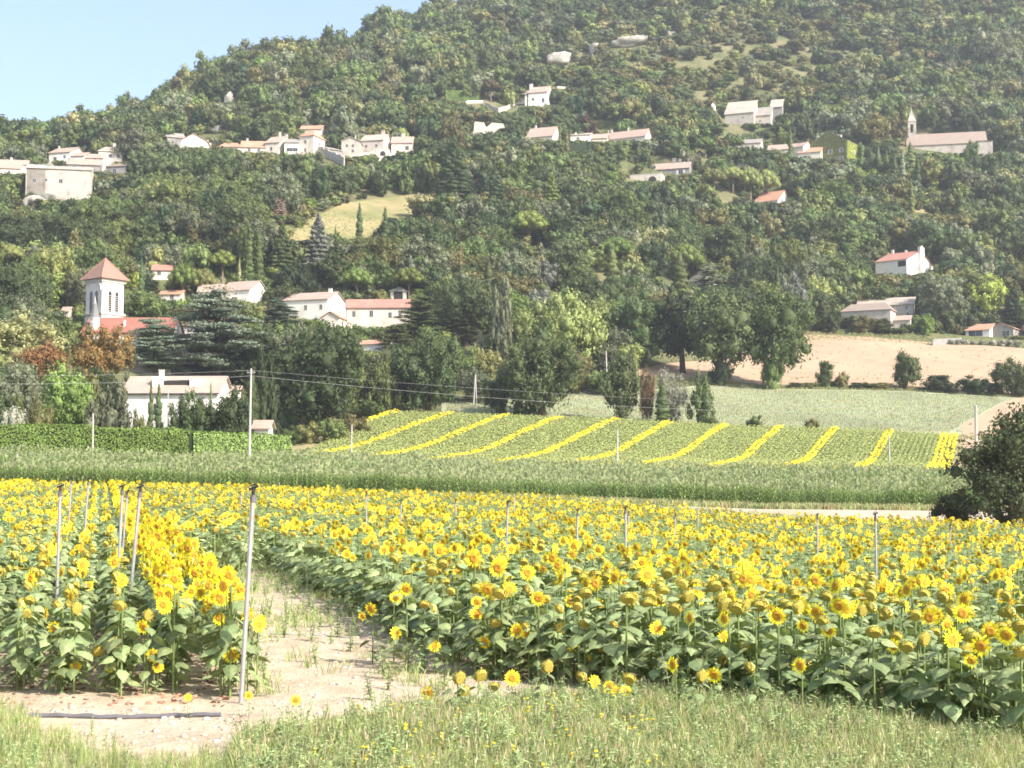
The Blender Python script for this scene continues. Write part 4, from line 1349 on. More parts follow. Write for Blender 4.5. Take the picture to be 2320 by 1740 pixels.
T('cypress', 'dark green', 760, 512, 17, 402, 'small cypress at the left of the dry meadow')
T('cypress', 'dark green', 957, 456, 14, 440, 'small cypress at the upper right of the dry meadow')
T('umbrella pine', 'fresh green', 809, 606, 78, 300, 'bright-topped pine behind the big white house')
T('umbrella pine', 'fresh green', 927, 605, 76, 312, 'umbrella pine with pale bare trunks above the open belvedere')
T('umbrella pine', 'fresh green', 1198, 478, 95, 398, 'umbrella pine right of the dry meadow')
T('umbrella pine', 'fresh green', 1396, 536, 92, 392, 'broad umbrella pine in the wood above the yellow-green tree')
T('umbrella pine', 'fresh green', 1552, 552, 92, 400, 'wide umbrella pine above the half hidden white gable')
T('umbrella pine', 'yellow green', 1660, 378, 60, 495, 'left umbrella pine of the row above the small orange-roofed house')
T('umbrella pine', 'yellow green', 1700, 380, 62, 496, 'middle umbrella pine of the row above the small orange-roofed house')
T('umbrella pine', 'yellow green', 1738, 384, 58, 494, 'right umbrella pine of the row above the small orange-roofed house')
T('umbrella pine', 'yellow green', 1618, 382, 56, 500, 'umbrella pine at the left end of the row above the small orange-roofed house')
T('umbrella pine', 'fresh green', 1598, 310, 50, 545, 'umbrella pine left of the ochre house')
T('umbrella pine', 'fresh green', 1670, 311, 36, 540, 'little clipped umbrella pine in front of the ochre house')
T('umbrella pine', 'brown', 1112, 180, 50, 562, 'brown dry umbrella pine left of the white villa')
T('fir', 'dull pink', 633, 430, 44, 418, 'dead pinkish conifer alone in the wood below the middle row')
T('broadleaf', 'dark red', 1332, 262, 42, 552, 'dark red round tree above the small white house')
T('broadleaf', 'olive brown', 1985, 256, 78, 590, 'big olive-brown tree between ivy house and chapel')
T('broadleaf', 'olive brown', 2030, 270, 60, 586, 'olive-brown tree close to the left of the chapel spire')
T('fir', 'dark green', 1028, 312, 100, 500, 'large dark conifer below the roofless notched ruin')
T('broadleaf', 'lime green', 1772, 292, 28, 560, 'small bright yellow tree above the low pink house')
T('broadleaf', 'blue grey', 1234, 592, 68, 380, 'upper blue-grey round tree above the yellow-green tree')
T('broadleaf', 'blue grey', 1222, 654, 72, 345, 'lower blue-grey tree just above the yellow-green tree')
T('fir', 'silver grey', 1088, 750, 38, 315, 'small silvery fir behind the olive green tree at the field edge')
T('broadleaf', 'grey green', 1138, 626, 60, 350, 'pale grey-green maple behind the tall dense dark tree')
T('broadleaf', 'blue grey', 1802, 618, 68, 420, 'feathery blue-grey tree right of the two ivy-trunked oaks')
T('cypress', 'mid green', 1386, 556, 46, 372, 'tall column tree above the right crown of the yellow-green tree')
T('cypress', 'mid green', 1540, 570, 54, 384, 'tall column tree left of the half hidden white gable')
T('cypress', 'mid green', 1268, 292, 12, 520, 'slim bright cypress right of the broad pink-roofed house')
T('cypress', 'olive green', 1284, 292, 16, 518, 'slim olive cypress beside the bright one at the broad pink-roofed house')
T('cypress', 'mid green', 1790, 288, 16, 532, 'tall cypress left of the ivy-clad house')
T('cypress', 'dark green', 1600, 372, 10, 490, 'thin dark cypress left of the row of umbrella pines')
for i, (x, yt, wd) in enumerate(((1952, 326, 18), (1972, 334, 18), (1990, 332, 20), (2008, 340, 20), (2026, 344, 22), (2044, 340, 24), (2062, 322, 34), (2078, 350, 24))):
    T('cypress', ('mid green', 'dark green', 'grey green')[i % 3], x, yt, wd, 536 - (i % 3) * 4)
T('cypress', 'fresh green', 2064, 404, 20, 512, 'bright green column tree above the grassy clearing below the chapel')
T('broadleaf', 'mid green', 2196, 322, 46, 545, 'green tree growing against the middle of the chapel wall')
T('broadleaf', 'dark green', 2262, 345, 70, 530, 'dark tree below the right end of the chapel')
T('broadleaf', 'fresh green', 1172, 362, 60, 505, 'yellow-green tree below the small white house')
# ground under the right foreground tree
T('sparse tree', 'black green', 2288, 950, 290, 106, 'dark loose-crowned tree at the right border by the pale track')
T('sparse tree', 'black green', 2390, 900, 260, 112, 'second dark tree half cut by the right border')
T('shrub', 'olive brown', 2165, 1105, 95, 111, 'low brownish growth at the left foot of the dark tree by the track')

# the wood on the hill
def in_poly(px, py, poly):
    x, y = np.asarray(px), np.asarray(py)
    c = np.zeros(x.shape, bool)
    n = len(poly)
    for i in range(n):
        x1, y1 = poly[i]
        x2, y2 = poly[(i + 1) % n]
        c ^= ((y1 > y) != (y2 > y)) & (x < (x2 - x1) * (y - y1) / (y2 - y1 + 1e-12) + x1)
    return c


MEADOW = [(645, 552), (660, 530), (705, 492), (770, 462), (880, 446), (1070, 436), (1068, 480), (1010, 492), (900, 500), (850, 540), (760, 556)]
W2 = [(195, 420, 712, 762), (700, 1062, 462, 498), (770, 862, 470, 540), (650, 745, 515, 545)]
W2 += [(2062, 2150, 442, 486), (1238, 1290, 118, 148), (1385, 1460, 84, 108), (1330, 1352, 100, 126), (485, 528, 212, 234), (72, 100, 255, 275), (46, 90, 430, 480)]
WIN += [(1480, 2330, 768, 870, 425), (1370, 1378, 795, 835, 345)]
W2 += [(1282, 1364, 308, 345), (1664, 1768, 280, 300), (1006, 1086, 190, 230)]
WIN += [(q[0], q[1], q[2], q[3] - 2, hit((q[0] + q[1]) / 2, q[3])) for q in W2]
dmin_x, dmin_d = [0, 240, 330, 420, 850, 900, 1060, 1450, 1520, 2320], [226, 232, 250, 300, 286, 292, 300, 330, 430, 436]
cand = []
dd = 226.0
while dd < 1010:
    stp = 6.0 + dd * .0030
    n = int(dd * .80 / stp)
    x = (np.arange(n) + .5) / n * dd * .80 - dd * .40 + RNG.uniform(-.45, .45, n) * stp
    y = dd + RNG.uniform(-.45, .45, n) * stp
    cand.append(np.stack([x, y], 1))
    dd += stp * .84
cand = np.concatenate(cand)
cx_, cy_ = cand[:, 0], cand[:, 1]
cz_ = G(cx_, cy_)
ppx, ppy = pix(cx_, cy_, cz_)
crest = np.interp(ppx, [0, 580, 870, 1160, 1740, 2320], [660, 770, 905, 1000, 1000, 1000])
keep = (cy_ > np.interp(ppx, dmin_x, dmin_d)) & (cy_ < crest + 30) & (ppy > -230) & (ppx > -140) & (ppx < 2460)
keep &= ~in_poly(ppx, ppy, MEADOW)
keep &= ~in_poly(ppx, ppy, [(2066, 484), (2080, 440), (2120, 432), (2165, 445), (2150, 480), (2090, 500)])
def on_house(x, y, pad=0.0):
    r_ = np.zeros(np.shape(x), bool)
    for fx, fy, fa, fw, fd, lv in FOOT:
        ca_, sa_ = math.cos(fa), math.sin(fa)
        lx, ly = (x - fx) * ca_ - (y - fy) * sa_, (x - fx) * sa_ + (y - fy) * ca_
        r_ |= (np.abs(lx) < fw + pad) & (np.abs(ly) < fd + pad)
    return r_


keep &= ~on_house(cx_, cy_)
cx_, cy_, cz_, ppx, ppy = (q[keep] for q in (cx_, cy_, cz_, ppx, ppy))
# garrigue on the upper right: lower, yellower, gappier
gar_ = np.clip(1 - ((ppx - 1640) / 520) ** 2 - ((ppy - 150) / 150) ** 2, 0, 1)
ns = np.sin(cx_ * .021 + 1.1) * np.sin(cy_ * .017 - .4) + .6 * np.sin(cx_ * .053 - cy_ * .031) + RNG.normal(0, .55, len(cx_))
hh = RNG.uniform(6.8, 13.4, len(cx_)) * (1 - .45 * gar_) * np.where(cy_ < 340, 1.08, 1)
ww = hh * RNG.uniform(.85, 1.3, len(cx_)) * (1 + .45 * gar_)
big = RNG.uniform(0, 1, len(cx_)) < .07
hh[big] *= 1.4
ww[big] *= 1.25
hpx = hh * F / cy_
wpx_ = ww * F / cy_
keep = RNG.uniform(0, 1, len(cx_)) > gar_ * .22
for x0, x1, y0, y1, d in WIN:
    inside = (cy_ < d - 1) & (ppx + wpx_ * .48 > x0) & (ppx - wpx_ * .48 < x1) & (ppy - hpx < y1) & (ppy > y0)
    # lower the ones that only just reach in, drop the rest
    can = inside & (ppy - y1 > 7)
    sc = np.where(can, np.clip((ppy - y1) / hpx, .16, 1), 1)
    hh *= sc
    ww *= np.sqrt(sc)
    hpx *= sc
    keep &= ~(inside & ~can)
for t_ in TREES:
    keep &= ((cx_ - t_['x']) ** 2 + (cy_ - t_['y']) ** 2) > (t_['w'] * .36) ** 2
    if t_['tone'] not in ('dark green', 'deep green'):      # keep the ones that stand out in view
        tx, tyt, tw_ = t_['px'], t_['py'] - t_['h'] * F / t_['y'] * .4, t_['w'] * F / t_['y']
        keep &= ~((cy_ < t_['y'] - 1) & (np.abs(ppx - tx) < tw_ * .45 + wpx_ * .3) & (ppy - hpx < tyt + t_['h'] * F / t_['y'] * .55) & (ppy > tyt))
nearw = np.zeros(len(cx_), bool)
for x0, x1, y0, y1, d in WIN:
    nearw |= (cy_ < d) & (ppx + wpx_ > x0) & (ppx - wpx_ < x1) & (ppy - hpx * 1.6 < y1) & (ppy > y0)
idx = np.where(keep)[0]
u = np.clip(RNG.uniform(0, 1, len(cx_)) + .07 * np.clip(ns, -1.5, 1.5), .0, .999)
u = np.where((u <= 0) | (u >= .998), RNG.uniform(0, .6, len(cx_)), u)
tones_n = np.array(['dark green', 'mid green', 'grey green', 'olive green', 'yellow green', 'deep green', 'brown', 'fresh green', 'pale olive', 'dull pink', 'olive brown'])
pa = np.cumsum([.34, .25, .13, .11, .02, .10, .0, .03, .016, .0, .002])
pg = np.cumsum([.10, .13, .14, .29, .17, .02, .02, .03, .12, .0, .015])
for i in idx:
    p = pa * (1 - gar_[i]) + pg * gar_[i]
    k = int(np.searchsorted(p, min(max(u[i], 0), .9999) * p[-1]))
    tone = str(tones_n[min(k, len(tones_n) - 1)])
    v = RNG.uniform()
    kind = 'broadleaf'
    if gar_[i] > .35 and v < .5:
        kind = 'shrub'
        hh[i] *= .75
    elif v > .965 and ppy[i] > 330 and not nearw[i]:
        kind = 'fir'
        hh[i] *= 1.35
        ww[i] *= .8
    elif v > .95 and ppy[i] > 420 and not nearw[i]:
        kind = 'cypress'
        hh[i] *= 1.3
        ww[i] *= .26
    TREES.append(dict(kind=kind, tone=tone, x=cx_[i], y=cy_[i], z=cz_[i], w=ww[i], h=hh[i], label=None, sp=None, px=ppx[i], py=ppy[i] - hpx[i] * .6, hand=False))

extra = []
for x0, x1, y0, y1, d in list(WIN):
    if d > 650 or x1 - x0 > 400 or d < 215:
        continue
    for _ in range(int(24 + (x1 - x0) * .55)):
        px, py = RNG.uniform(x0 - 22, x1 + 22), RNG.uniform(y0 - 12, y1 + 34)
        dq = hit(px, py)
        x = (px - 1160) / F * dq
        extra.append((px, py, x, dq))
ex = np.array(extra)
bad = on_house(ex[:, 2], ex[:, 3], .4) | in_poly(ex[:, 0], ex[:, 1], MEADOW) | (ex[:, 3] < np.interp(ex[:, 0], dmin_x, dmin_d))
he = RNG.uniform(1.0, 4.2, len(ex))
for x0, x1, y0, y1, d in WIN:
    ins = (ex[:, 3] < d - .5) & (ex[:, 0] > x0 - 4) & (ex[:, 0] < x1 + 4) & (ex[:, 1] > y0)
    he = np.where(ins, np.minimum(he, (ex[:, 1] - y1 - 1) * ex[:, 3] / F), he)
bad |= he < .5
for t_ in TREES:
    if t_['hand']:
        bad |= (ex[:, 2] - t_['x']) ** 2 + (ex[:, 3] - t_['y']) ** 2 < (t_['w'] * .3) ** 2
for (px, py, x, dq), h_, b_ in zip(extra, he, bad):
    if not b_:
        TREES.append(dict(kind='shrub', tone=str(RNG.choice(['dark green', 'mid green', 'olive green', 'grey green', 'fresh green', 'yellow green', 'deep green'], p=[.26, .24, .16, .14, .1, .04, .06])), x=x, y=dq, z=gz(x, dq), w=h_ * RNG.uniform(.9, 1.7), h=h_,
                          label=None, sp=None, px=px, py=py - h_ * F / dq * .5, hand=False))

# the 300 largest of a kind in view are things of their own, the rest is the wood
for t_ in TREES:
    t_['size'] = t_['w'] * t_['h'] * (F / t_['y']) ** 2 * (1 if -60 < t_['px'] < 2380 and t_['py'] > -20 else 0)
solo, mass = [], []
by = {}
for t_ in sorted(TREES, key=lambda q: (not q['hand'], -q['size'])):
    c = by.get(t_['kind'], 0)
    if t_['hand'] or (c < 285 and t_['size'] > 0):
        by[t_['kind']] = c + 1
        solo.append(t_)
    else:
        mass.append(t_)

LAND += [(1360, 96, 'pale limestone outcrops'), (860, 480, 'dry meadow'), (1268, 720, 'big yellow-green tree'), (500, 740, 'huge blue-grey cedar'), (1700, 740, 'two ivy-trunked oaks'),
         (722, 540, 'tall blue-grey conifer'), (1396, 560, 'broad umbrella pine in the wood'), (1028, 380, 'large conifer below the notched ruin'), (566, 570, 'poplar clump')]
USED = {}
ORD = ['', 'second nearest ', 'third nearest ', 'fourth nearest ', 'fifth nearest ', 'sixth nearest ', 'seventh nearest ', 'eighth nearest ', 'ninth nearest ', 'tenth nearest ']
KW = {'broadleaf': 'tree', 'tall oak': 'oak', 'shrub': 'bush', 'umbrella pine': 'umbrella pine', 'cypress': 'columnar tree', 'poplar': 'poplar', 'fir': 'conifer', 'cedar': 'cedar', 'sparse tree': 'tree'}


def auto_label(t_):
    best = sorted(LAND, key=lambda L: (L[0] - t_['px']) ** 2 + ((L[1] - t_['py']) * 1.3) ** 2)
    size = 'tall ' if t_['h'] > 9 else 'small ' if t_['h'] < 5 else ''
    for L in best[:14]:
        dx, dy = t_['px'] - L[0], t_['py'] - L[1]
        if abs(dx) > abs(dy) * 1.8:
            rel = 'right of' if dx > 0 else 'left of'
        elif abs(dy) > abs(dx) * 1.8:
            rel = 'below' if dy > 0 else 'above'
        else:
            rel = ('below' if dy > 0 else 'above') + ' and ' + ('right of' if dx > 0 else 'left of')
        k = f"{size}{t_['tone']} {KW[t_['kind']]} {rel} the {L[2]}"
        n = USED.get(k, 0)
        if n < len(ORD):
            USED[k] = n + 1
            s = k if n == 0 else ORD[n] + k
            return s if len(s.split()) <= 16 else ' '.join(s.split()[:16])
    return k


NAME = {'broadleaf': 'broadleaf_tree', 'tall oak': 'oak_tree', 'shrub': 'bush', 'umbrella pine': 'umbrella_pine', 'cypress': 'cypress', 'poplar': 'poplar', 'fir': 'conifer', 'cedar': 'cedar', 'sparse tree': 'broadleaf_tree'}
solo.sort(key=lambda q: q['y'])
for t_ in solo:
    wp = t_['w'] * F / t_['y']
    lod = 2 if wp > 95 else 1 if wp > 38 else 0
    o = thing(NAME[t_['kind']], t_['label'] or auto_label(t_), 'bush' if t_['kind'] == 'shrub' else 'tree', (t_['x'], t_['y'], t_['z'] - .1), RNG.uniform(0, 6.28))
    if not t_['label']:
        o['group'] = 'trees of the wooded hillside' if t_['kind'] != 'shrub' else 'bushes of the hillside and field banks'
    o.scale = (t_['w'], t_['w'], t_['h'])
    link('trunk', trunk_mesh(t_['kind']), o)
    c = link('crown', crown_mesh(t_['kind'], lod, int(RNG.integers(0, 4 if lod == 0 else 3)), t_['tone']), o)


# ------------------------------------------------------------------ scatter by geometry nodes (only for what nobody would count)
def scatter(name, P, rot, scl, var, sources, label=None):
    """ONE object: SOURCES instanced on points"""
    me = bpy.data.meshes.new(name)
    n = len(P)
    me.vertices.add(n)
    me.vertices.foreach_set('co', np.asarray(P, np.float32).ravel())
    for nm, ty, arr in (('rot', 'FLOAT_VECTOR', rot), ('scl', 'FLOAT_VECTOR', scl)):
        at_ = me.attributes.new(nm, ty, 'POINT')
        at_.data.foreach_set('vector', np.asarray(arr, np.float32).ravel())
    at_ = me.attributes.new('var', 'INT', 'POINT')
    at_.data.foreach_set('value', np.asarray(var, np.int32))
    o = link(name, me, kind='stuff')
    if label:
        o['label'] = label
    c = bpy.data.collections.new(name + '_sources')
    for i, s in enumerate(sources):
        so_ = bpy.data.objects.new('%s_source_%03d' % (name, i), s)
        c.objects.link(so_)
    ng = bpy.data.node_groups.new(name, 'GeometryNodeTree')
    ng.interface.new_socket('Geometry', in_out='INPUT', socket_type='NodeSocketGeometry')
    ng.interface.new_socket('Geometry', in_out='OUTPUT', socket_type='NodeSocketGeometry')
    gi, go = ng.nodes.new('NodeGroupInput'), ng.nodes.new('NodeGroupOutput')
    ci = ng.nodes.new('GeometryNodeCollectionInfo')
    ci.inputs['Collection'].default_value = c
    ci.inputs['Separate Children'].default_value = True
    ci.inputs['Reset Children'].default_value = True
    ip = ng.nodes.new('GeometryNodeInstanceOnPoints')
    ip.inputs['Pick Instance'].default_value = True
    ng.links.new(gi.outputs[0], ip.inputs['Points'])
    ng.links.new(ci.outputs[0], ip.inputs['Instance'])
    for nm, dt, sk in (('rot', 'FLOAT_VECTOR', 'Rotation'), ('scl', 'FLOAT_VECTOR', 'Scale'), ('var', 'INT', 'Instance Index')):
        na = ng.nodes.new('GeometryNodeInputNamedAttribute')
        na.data_type = dt
        na.inputs['Name'].default_value = nm
        src = [s for s in na.outputs if s.enabled and s.name == 'Attribute'][0]
        ng.links.new(src, ip.inputs[sk])
    ng.links.new(ip.outputs[0], go.inputs[0])
    md = o.modifiers.new('scatter', 'NODES')
    md.node_group = ng
    return o


if mass:
    src, sidx = [], {}
    P, Rt, Sc, Va = [], [], [], []
    for t_ in mass:
        k = (t_['kind'], int(RNG.integers(0, 4)), t_['tone'])
        if k not in sidx:
            sidx[k] = len(src)
            src.append(crown_mesh(k[0], 0, k[1], k[2]))
        P.append((t_['x'], t_['y'], t_['z'] - .1))
        Rt.append((0, 0, RNG.uniform(0, 6.28)))
        Sc.append((t_['w'], t_['w'], t_['h']))
        Va.append(sidx[k])
    scatter('hillside_wood', P, Rt, Sc, Va, src, 'mixed evergreen wood covering the steep hillside behind the village')
for t_ in solo:
    if not t_['hand']:
        continue
    k_ = F / t_['y']
    tx0, tx1, ty1 = t_['px'] - t_['w'] * k_ * .5, t_['px'] + t_['w'] * k_ * .5, t_['py'] + t_['h'] * k_ * .6
    ty0 = t_['py'] - t_['h'] * k_ * .4
    for x0, x1, y0, y1, d in WIN:
        if t_['y'] < d - 1:
            ov_ = max(0, min(tx1, x1) - max(tx0, x0)) * max(0, min(ty1, y1) - max(ty0, y0)) / ((x1 - x0) * (y1 - y0))
            if ov_ > .15 and DEBUG:
                print('COVER %.2f' % ov_, t_['kind'], t_['tone'], round(t_['px']), round(ty0), round(tx1 - tx0), 'over', round(x0), round(x1), round(y0), round(y1))
print('trees', len(solo), 'mass', len(mass))

# ------------------------------------------------------------------ hedges, rocks, poles, wires
M_hedge = leafmat('hedge_leaves', (.33, .43, .10), var=.3, oscale=1.2)
M_hedge2 = leafmat('hedge_leaves_loose', (.36, .45, .12), var=.35, patch=(.17, .21, .06), oscale=1.2)
M_hedged = leafmat('dark_hedge_leaves', (.05, .085, .03), var=.3)


def hedge(label, pts, h, th, mat, leaf=.24, dens=60, bulge=.10):
    """clipped hedge along world points (x, y); leaf faces over a solid core"""
    P = [Vector((x, y, gz(x, y))) for x, y in pts]
    t = thing('hedge', label, 'hedge', P[0])
    Ps, Ns = [], []
    core = MB()
    for i in range(len(P) - 1):
        A, B = P[i] - P[0], P[i + 1] - P[0]
        L = (B - A).length
        dx = (B - A).normalized()
        nr = Vector((dx.y, -dx.x, 0)).normalized()
        m = int(L * dens * h)
        for (cnt, side) in ((m, 1), (int(m * .4), -1), (int(L * th * dens * 1.3), 0)):
            uu = RNG.uniform(0, 1, cnt)
            base = np.array(A)[None] + uu[:, None] * np.array(B - A)[None]
            if side:
                zz = RNG.uniform(0, 1, cnt) * h
                off = side * (th / 2 + bulge * np.sin(uu * L * 1.3 + zz * 1.1) * .5 + RNG.normal(0, .05, cnt))
                Ps.append(base + np.array(nr)[None] * off[:, None] + np.array([0, 0, 1])[None] * zz[:, None])
                Ns.append(np.tile(np.array(nr) * side + np.array([0, 0, .25]), (cnt, 1)) + RNG.normal(0, .35, (cnt, 3)))
            else:
                off = RNG.uniform(-.5, .5, cnt) * th
                zz = h + .12 * np.sin(uu * L * .55) + .07 * np.sin(uu * L * 1.7) + RNG.normal(.04, .10, cnt)
                Ps.append(base + np.array(nr)[None] * off[:, None] + np.array([0, 0, 1])[None] * zz[:, None])
                Ns.append(np.tile([[0, 0, 1.]], (cnt, 1)) + RNG.normal(0, .35, (cnt, 3)))
        q = nr * (th / 2 - .12)
        V = [A - q, B - q, B + q, A + q]
        core.add([(v.x, v.y, v.z - .5) for v in V] + [(v.x, v.y, v.z + h - .12) for v in V], [(0, 1, 2, 3), (7, 6, 5, 4), (4, 5, 1, 0), (5, 6, 2, 1), (6, 7, 3, 2), (7, 4, 0, 3)])
    core.build('branches', M_hedged, t)
    V, Fq = leaf_quads(np.concatenate(Ps), np.concatenate(Ns), leaf)
    link('foliage', np_mesh('foliage', V, Fq, mat), t)
    return t


def wp(px, d):
    return ((px - 1160) / F * d, d)


hedge('long smoothly clipped green hedge in front of the house, left darker length', [wp(-160, 180), wp(120, 179), wp(434, 177)], 4.6, 1.6, M_hedge)
hedge('shorter pale clipped hedge with a withered strip, turning away behind the concrete pole', [wp(431, 177.4), wp(540, 183), wp(652, 190)], 4.3, 1.5, M_hedge2)
hedge('scalloped clipped hedge below the big stone house on the upper slope', [wp(1664, hit(1664, 301)), wp(1768, hit(1768, 301))], 3.6, 2, M_hedged, .4, 12)
hedge('clipped dark hedge below the small white house', [wp(1284, hit(1284, 346)), wp(1330, hit(1330, 347)), wp(1364, hit(1364, 342))], 4.0, 2.5, M_hedged, .4, 12)
hedge('clipped green hedge left of the brown dry pine near the villa', [wp(1006, hit(1006, 230)), wp(1084, hit(1084, 228))], 5.0, 2.5, M_hedge, .4, 12)

IV2, IF2 = ico(2)


def rock(label, x0, x1, y0, y1, d, mat=None, name='limestone_outcrop', cat='rock', seed=0, tilt=0.0):
    """weathered rock bedded in the slope"""
    d = hit((x0 + x1) / 2, y1 - 2)
    w_, h_ = (x1 - x0) * d / F, (y1 - y0) * d / F
    P = at((x0 + x1) / 2, (y0 + y1) / 2, d)
    rr = np.random.default_rng(seed + 50)
    V = IV2.copy()
    k = rr.normal(0, 1, (6, 3)) * 2.2
    ph = rr.uniform(0, 6, 6)
    f = 1 + sum(.13 * np.sin(V @ k[i] * 1.5 + ph[i]) for i in range(6)) + rr.normal(0, .09, len(V))
    V = V * f[:, None]
    V = np.sign(V) * np.abs(V) ** .7
    V = V * np.array([w_ * .52, max(2.0, h_ * .8), h_ * .56])
    V[:, 2] += tilt * V[:, 0]
    me = np_mesh(name, V, IF2, mat or M_rock)
    o = link(name, me)
    g = gz(P.x, P.y + .5)
    o.location = (P.x, P.y + 1.0, min(P.z, g + h_ * .7))
    tag(o, label, cat)
    return o


rock('largest pale limestone outcrop above the white villa', 1240, 1288, 120, 148, 640, seed=1, tilt=.25)
rock('broad flat limestone slab, uppermost and rightmost of the outcrops', 1390, 1458, 85, 108, 705, seed=2, tilt=.15)
rock('narrow limestone blade between the two big outcrops', 1334, 1353, 101, 126, 690, seed=3, tilt=.5)
rock('thin limestone rib slanting up right of the largest outcrop', 1268, 1284, 111, 123, 655, seed=4, tilt=.6)
rock('thin broken limestone rib left of the narrow blade', 1288, 1330, 100, 110, 680, seed=5, tilt=.3)
rock('small pale boulder under the largest outcrop', 1285, 1306, 132, 142, 642, seed=6, tilt=.4)
rock('left of two pale standing rocks in the wood above the gabled white house', 486, 505, 213, 234, 675, seed=7)
rock('right of two pale standing rocks in the wood above the gabled white house', 511, 527, 212, 236, 675, seed=8, tilt=.5)
rock('pale rock on the skyline above the left end of the village', 74, 98, 258, 274, 622, seed=9)
rock('flat pale rock high in the scrub near the right top', 1502, 1530, 70, 80, 760, seed=10)
rock('pale rock in scrub right of the flat high rock', 1690, 1712, 84, 94, 735, seed=11)
rock('jagged low cliff under the left corner of the fortified house', 50, 84, 448, 478, 466, seed=12, tilt=.5)
rock('grey cliff face under the fortified house', 78, 150, 440, 470, 467, seed=13)

M_conc = surf('pale_concrete', (.50, .47, .43), (.40, .375, .34), 3, bump=.2)
M_galv = surf('galvanised_pipe', (.40, .38, .375), (.31, .295, .29), 8, rough=.5, spec=.4, metal=.35)
M_pipe = surf('grey_pipe', (.16, .15, .16), (.11, .105, .11), 5, rough=.6)
M_blk = surf('black_plastic', (.03, .03, .036), (.045, .045, .05), 6, rough=.45)
M_wire = surf('wire', (.42, .41, .40), (.36, .35, .35), 5)
M_spw = surf('sprayed_soil', (.5, .45, .4), (.4, .36, .3), 5)


def pole(label, xt, yt, d, r0=.15, r1=.10, xb=None, name='power_pole', cat='pole', mat=None, arm=True, parts=True):
    a, b = ray(xt, yt)
    top = Vector((a * d, d, CAMZ + b * d))
    xb = xt if xb is None else xb
    ab, _ = ray(xb, 1000)
    foot = Vector((ab * d, d, gz(ab * d, d) - .3))
    t = thing(name, label, cat, foot)
    MB().tube([(0, 0, 0), top - foot], [r0, r1], 8).build('shaft', mat or M_conc, t)
    if arm:
        q = top - foot
        ab_ = MB().box(q.x - .5, q.x + .5, q.y - .06, q.y + .06, q.z - .55, q.z - .43)
        o = ab_.build('crossarm', M_galv, t)
        for s in (-.42, .42):
            MB().tube([(q.x + s, q.y, q.z - .43), (q.x + s, q.y, q.z - .2)], .05, 6).build('insulator', M_slate, o)
    return top


p1 = pole('tall pale concrete power pole in front of the clipped hedge', 569, 835, 170, .17, .11, 565)
p2 = pole('pale power pole by the field path, right of the striped sunflower field', 2211, 918, 262, .30, .24)
pole('short bare post standing before the darker hedge', 211, 936, 171, .11, .09, 211, 'post', 'post', arm=False)
pole('slim white pole at the left edge of the striped sunflower field', 797, 962, 207, .12, .09, 796, 'post', 'post', arm=False)
pole('white pole at the front edge of the striped sunflower field, near its middle', 1399, 973, 206, .16, .12, 1398, 'post', 'post', arm=False)
pole('grey post in the right part of the striped sunflower field', 2014, 985, 208, .12, .10, 2014, 'post', 'post', arm=False)
pole('leaning pale pole in the dark gap under the yellow-green tree', 1373, 796, 318, .16, .13, 1378, arm=False)
pole('left leg of the paired white poles between the two large field-edge trees', 1077, 848, 296, .18, .15, 1072, arm=False)
pole('right leg of the paired white poles between the two large field-edge trees', 1077.5, 850, 297, .15, .12, 1080, arm=False)
pole('thin fence post in the shade at the top edge of the striped field', 1041, 920, 281, .07, .06, name='fence_post', cat='post', arm=False)
pole('fence post under the largest field-edge tree, left one', 1251, 932, 280.5, .07, .06, name='fence_post', cat='post', arm=False)
pole('fence post under the largest field-edge tree, right one', 1267, 935, 280.5, .07, .06, name='fence_post', cat='post', arm=False)
pole('white marker post at the left edge of the maize', 39, 1029, 158, .09, .08, name='marker_post', cat='post', arm=False)
pole('white pole before the flowering shrub in the hedge garden', 381, 884, 189, .06, .06, name='post', cat='post', arm=False)


def wire(label, A, B, sag, r=.015):
    pts = []
    for k in range(33):
        t = k / 32
        p = A.lerp(B, t)
        p.z -= 4 * sag * t * (1 - t)
        pts.append(p)
    o = MB().tube(pts, r, 4).build('power_line', M_wire)
    tag(o, label, 'power line')


up = Vector((0, 0, .55))
wire('lower sagging power line from the tall concrete pole to the field path pole', p1 - up * 1.6, p2 - up * 1.6, 2.0)
wire('upper sagging power line from the tall concrete pole to the field path pole', p1 - up * .4, p2 - up * .4, 1.3, .010)
pl = at(-220, 850, 150)
wire('lower power line running left from the tall concrete pole past the rooftops', p1 - up * 1.6, pl - up * 1.4, .5)
wire('upper power line running left from the tall concrete pole past the rooftops', p1 - up * .4, pl, .3, .010)

# irrigation risers
RG = 'irrigation risers standing in the sunflower field'


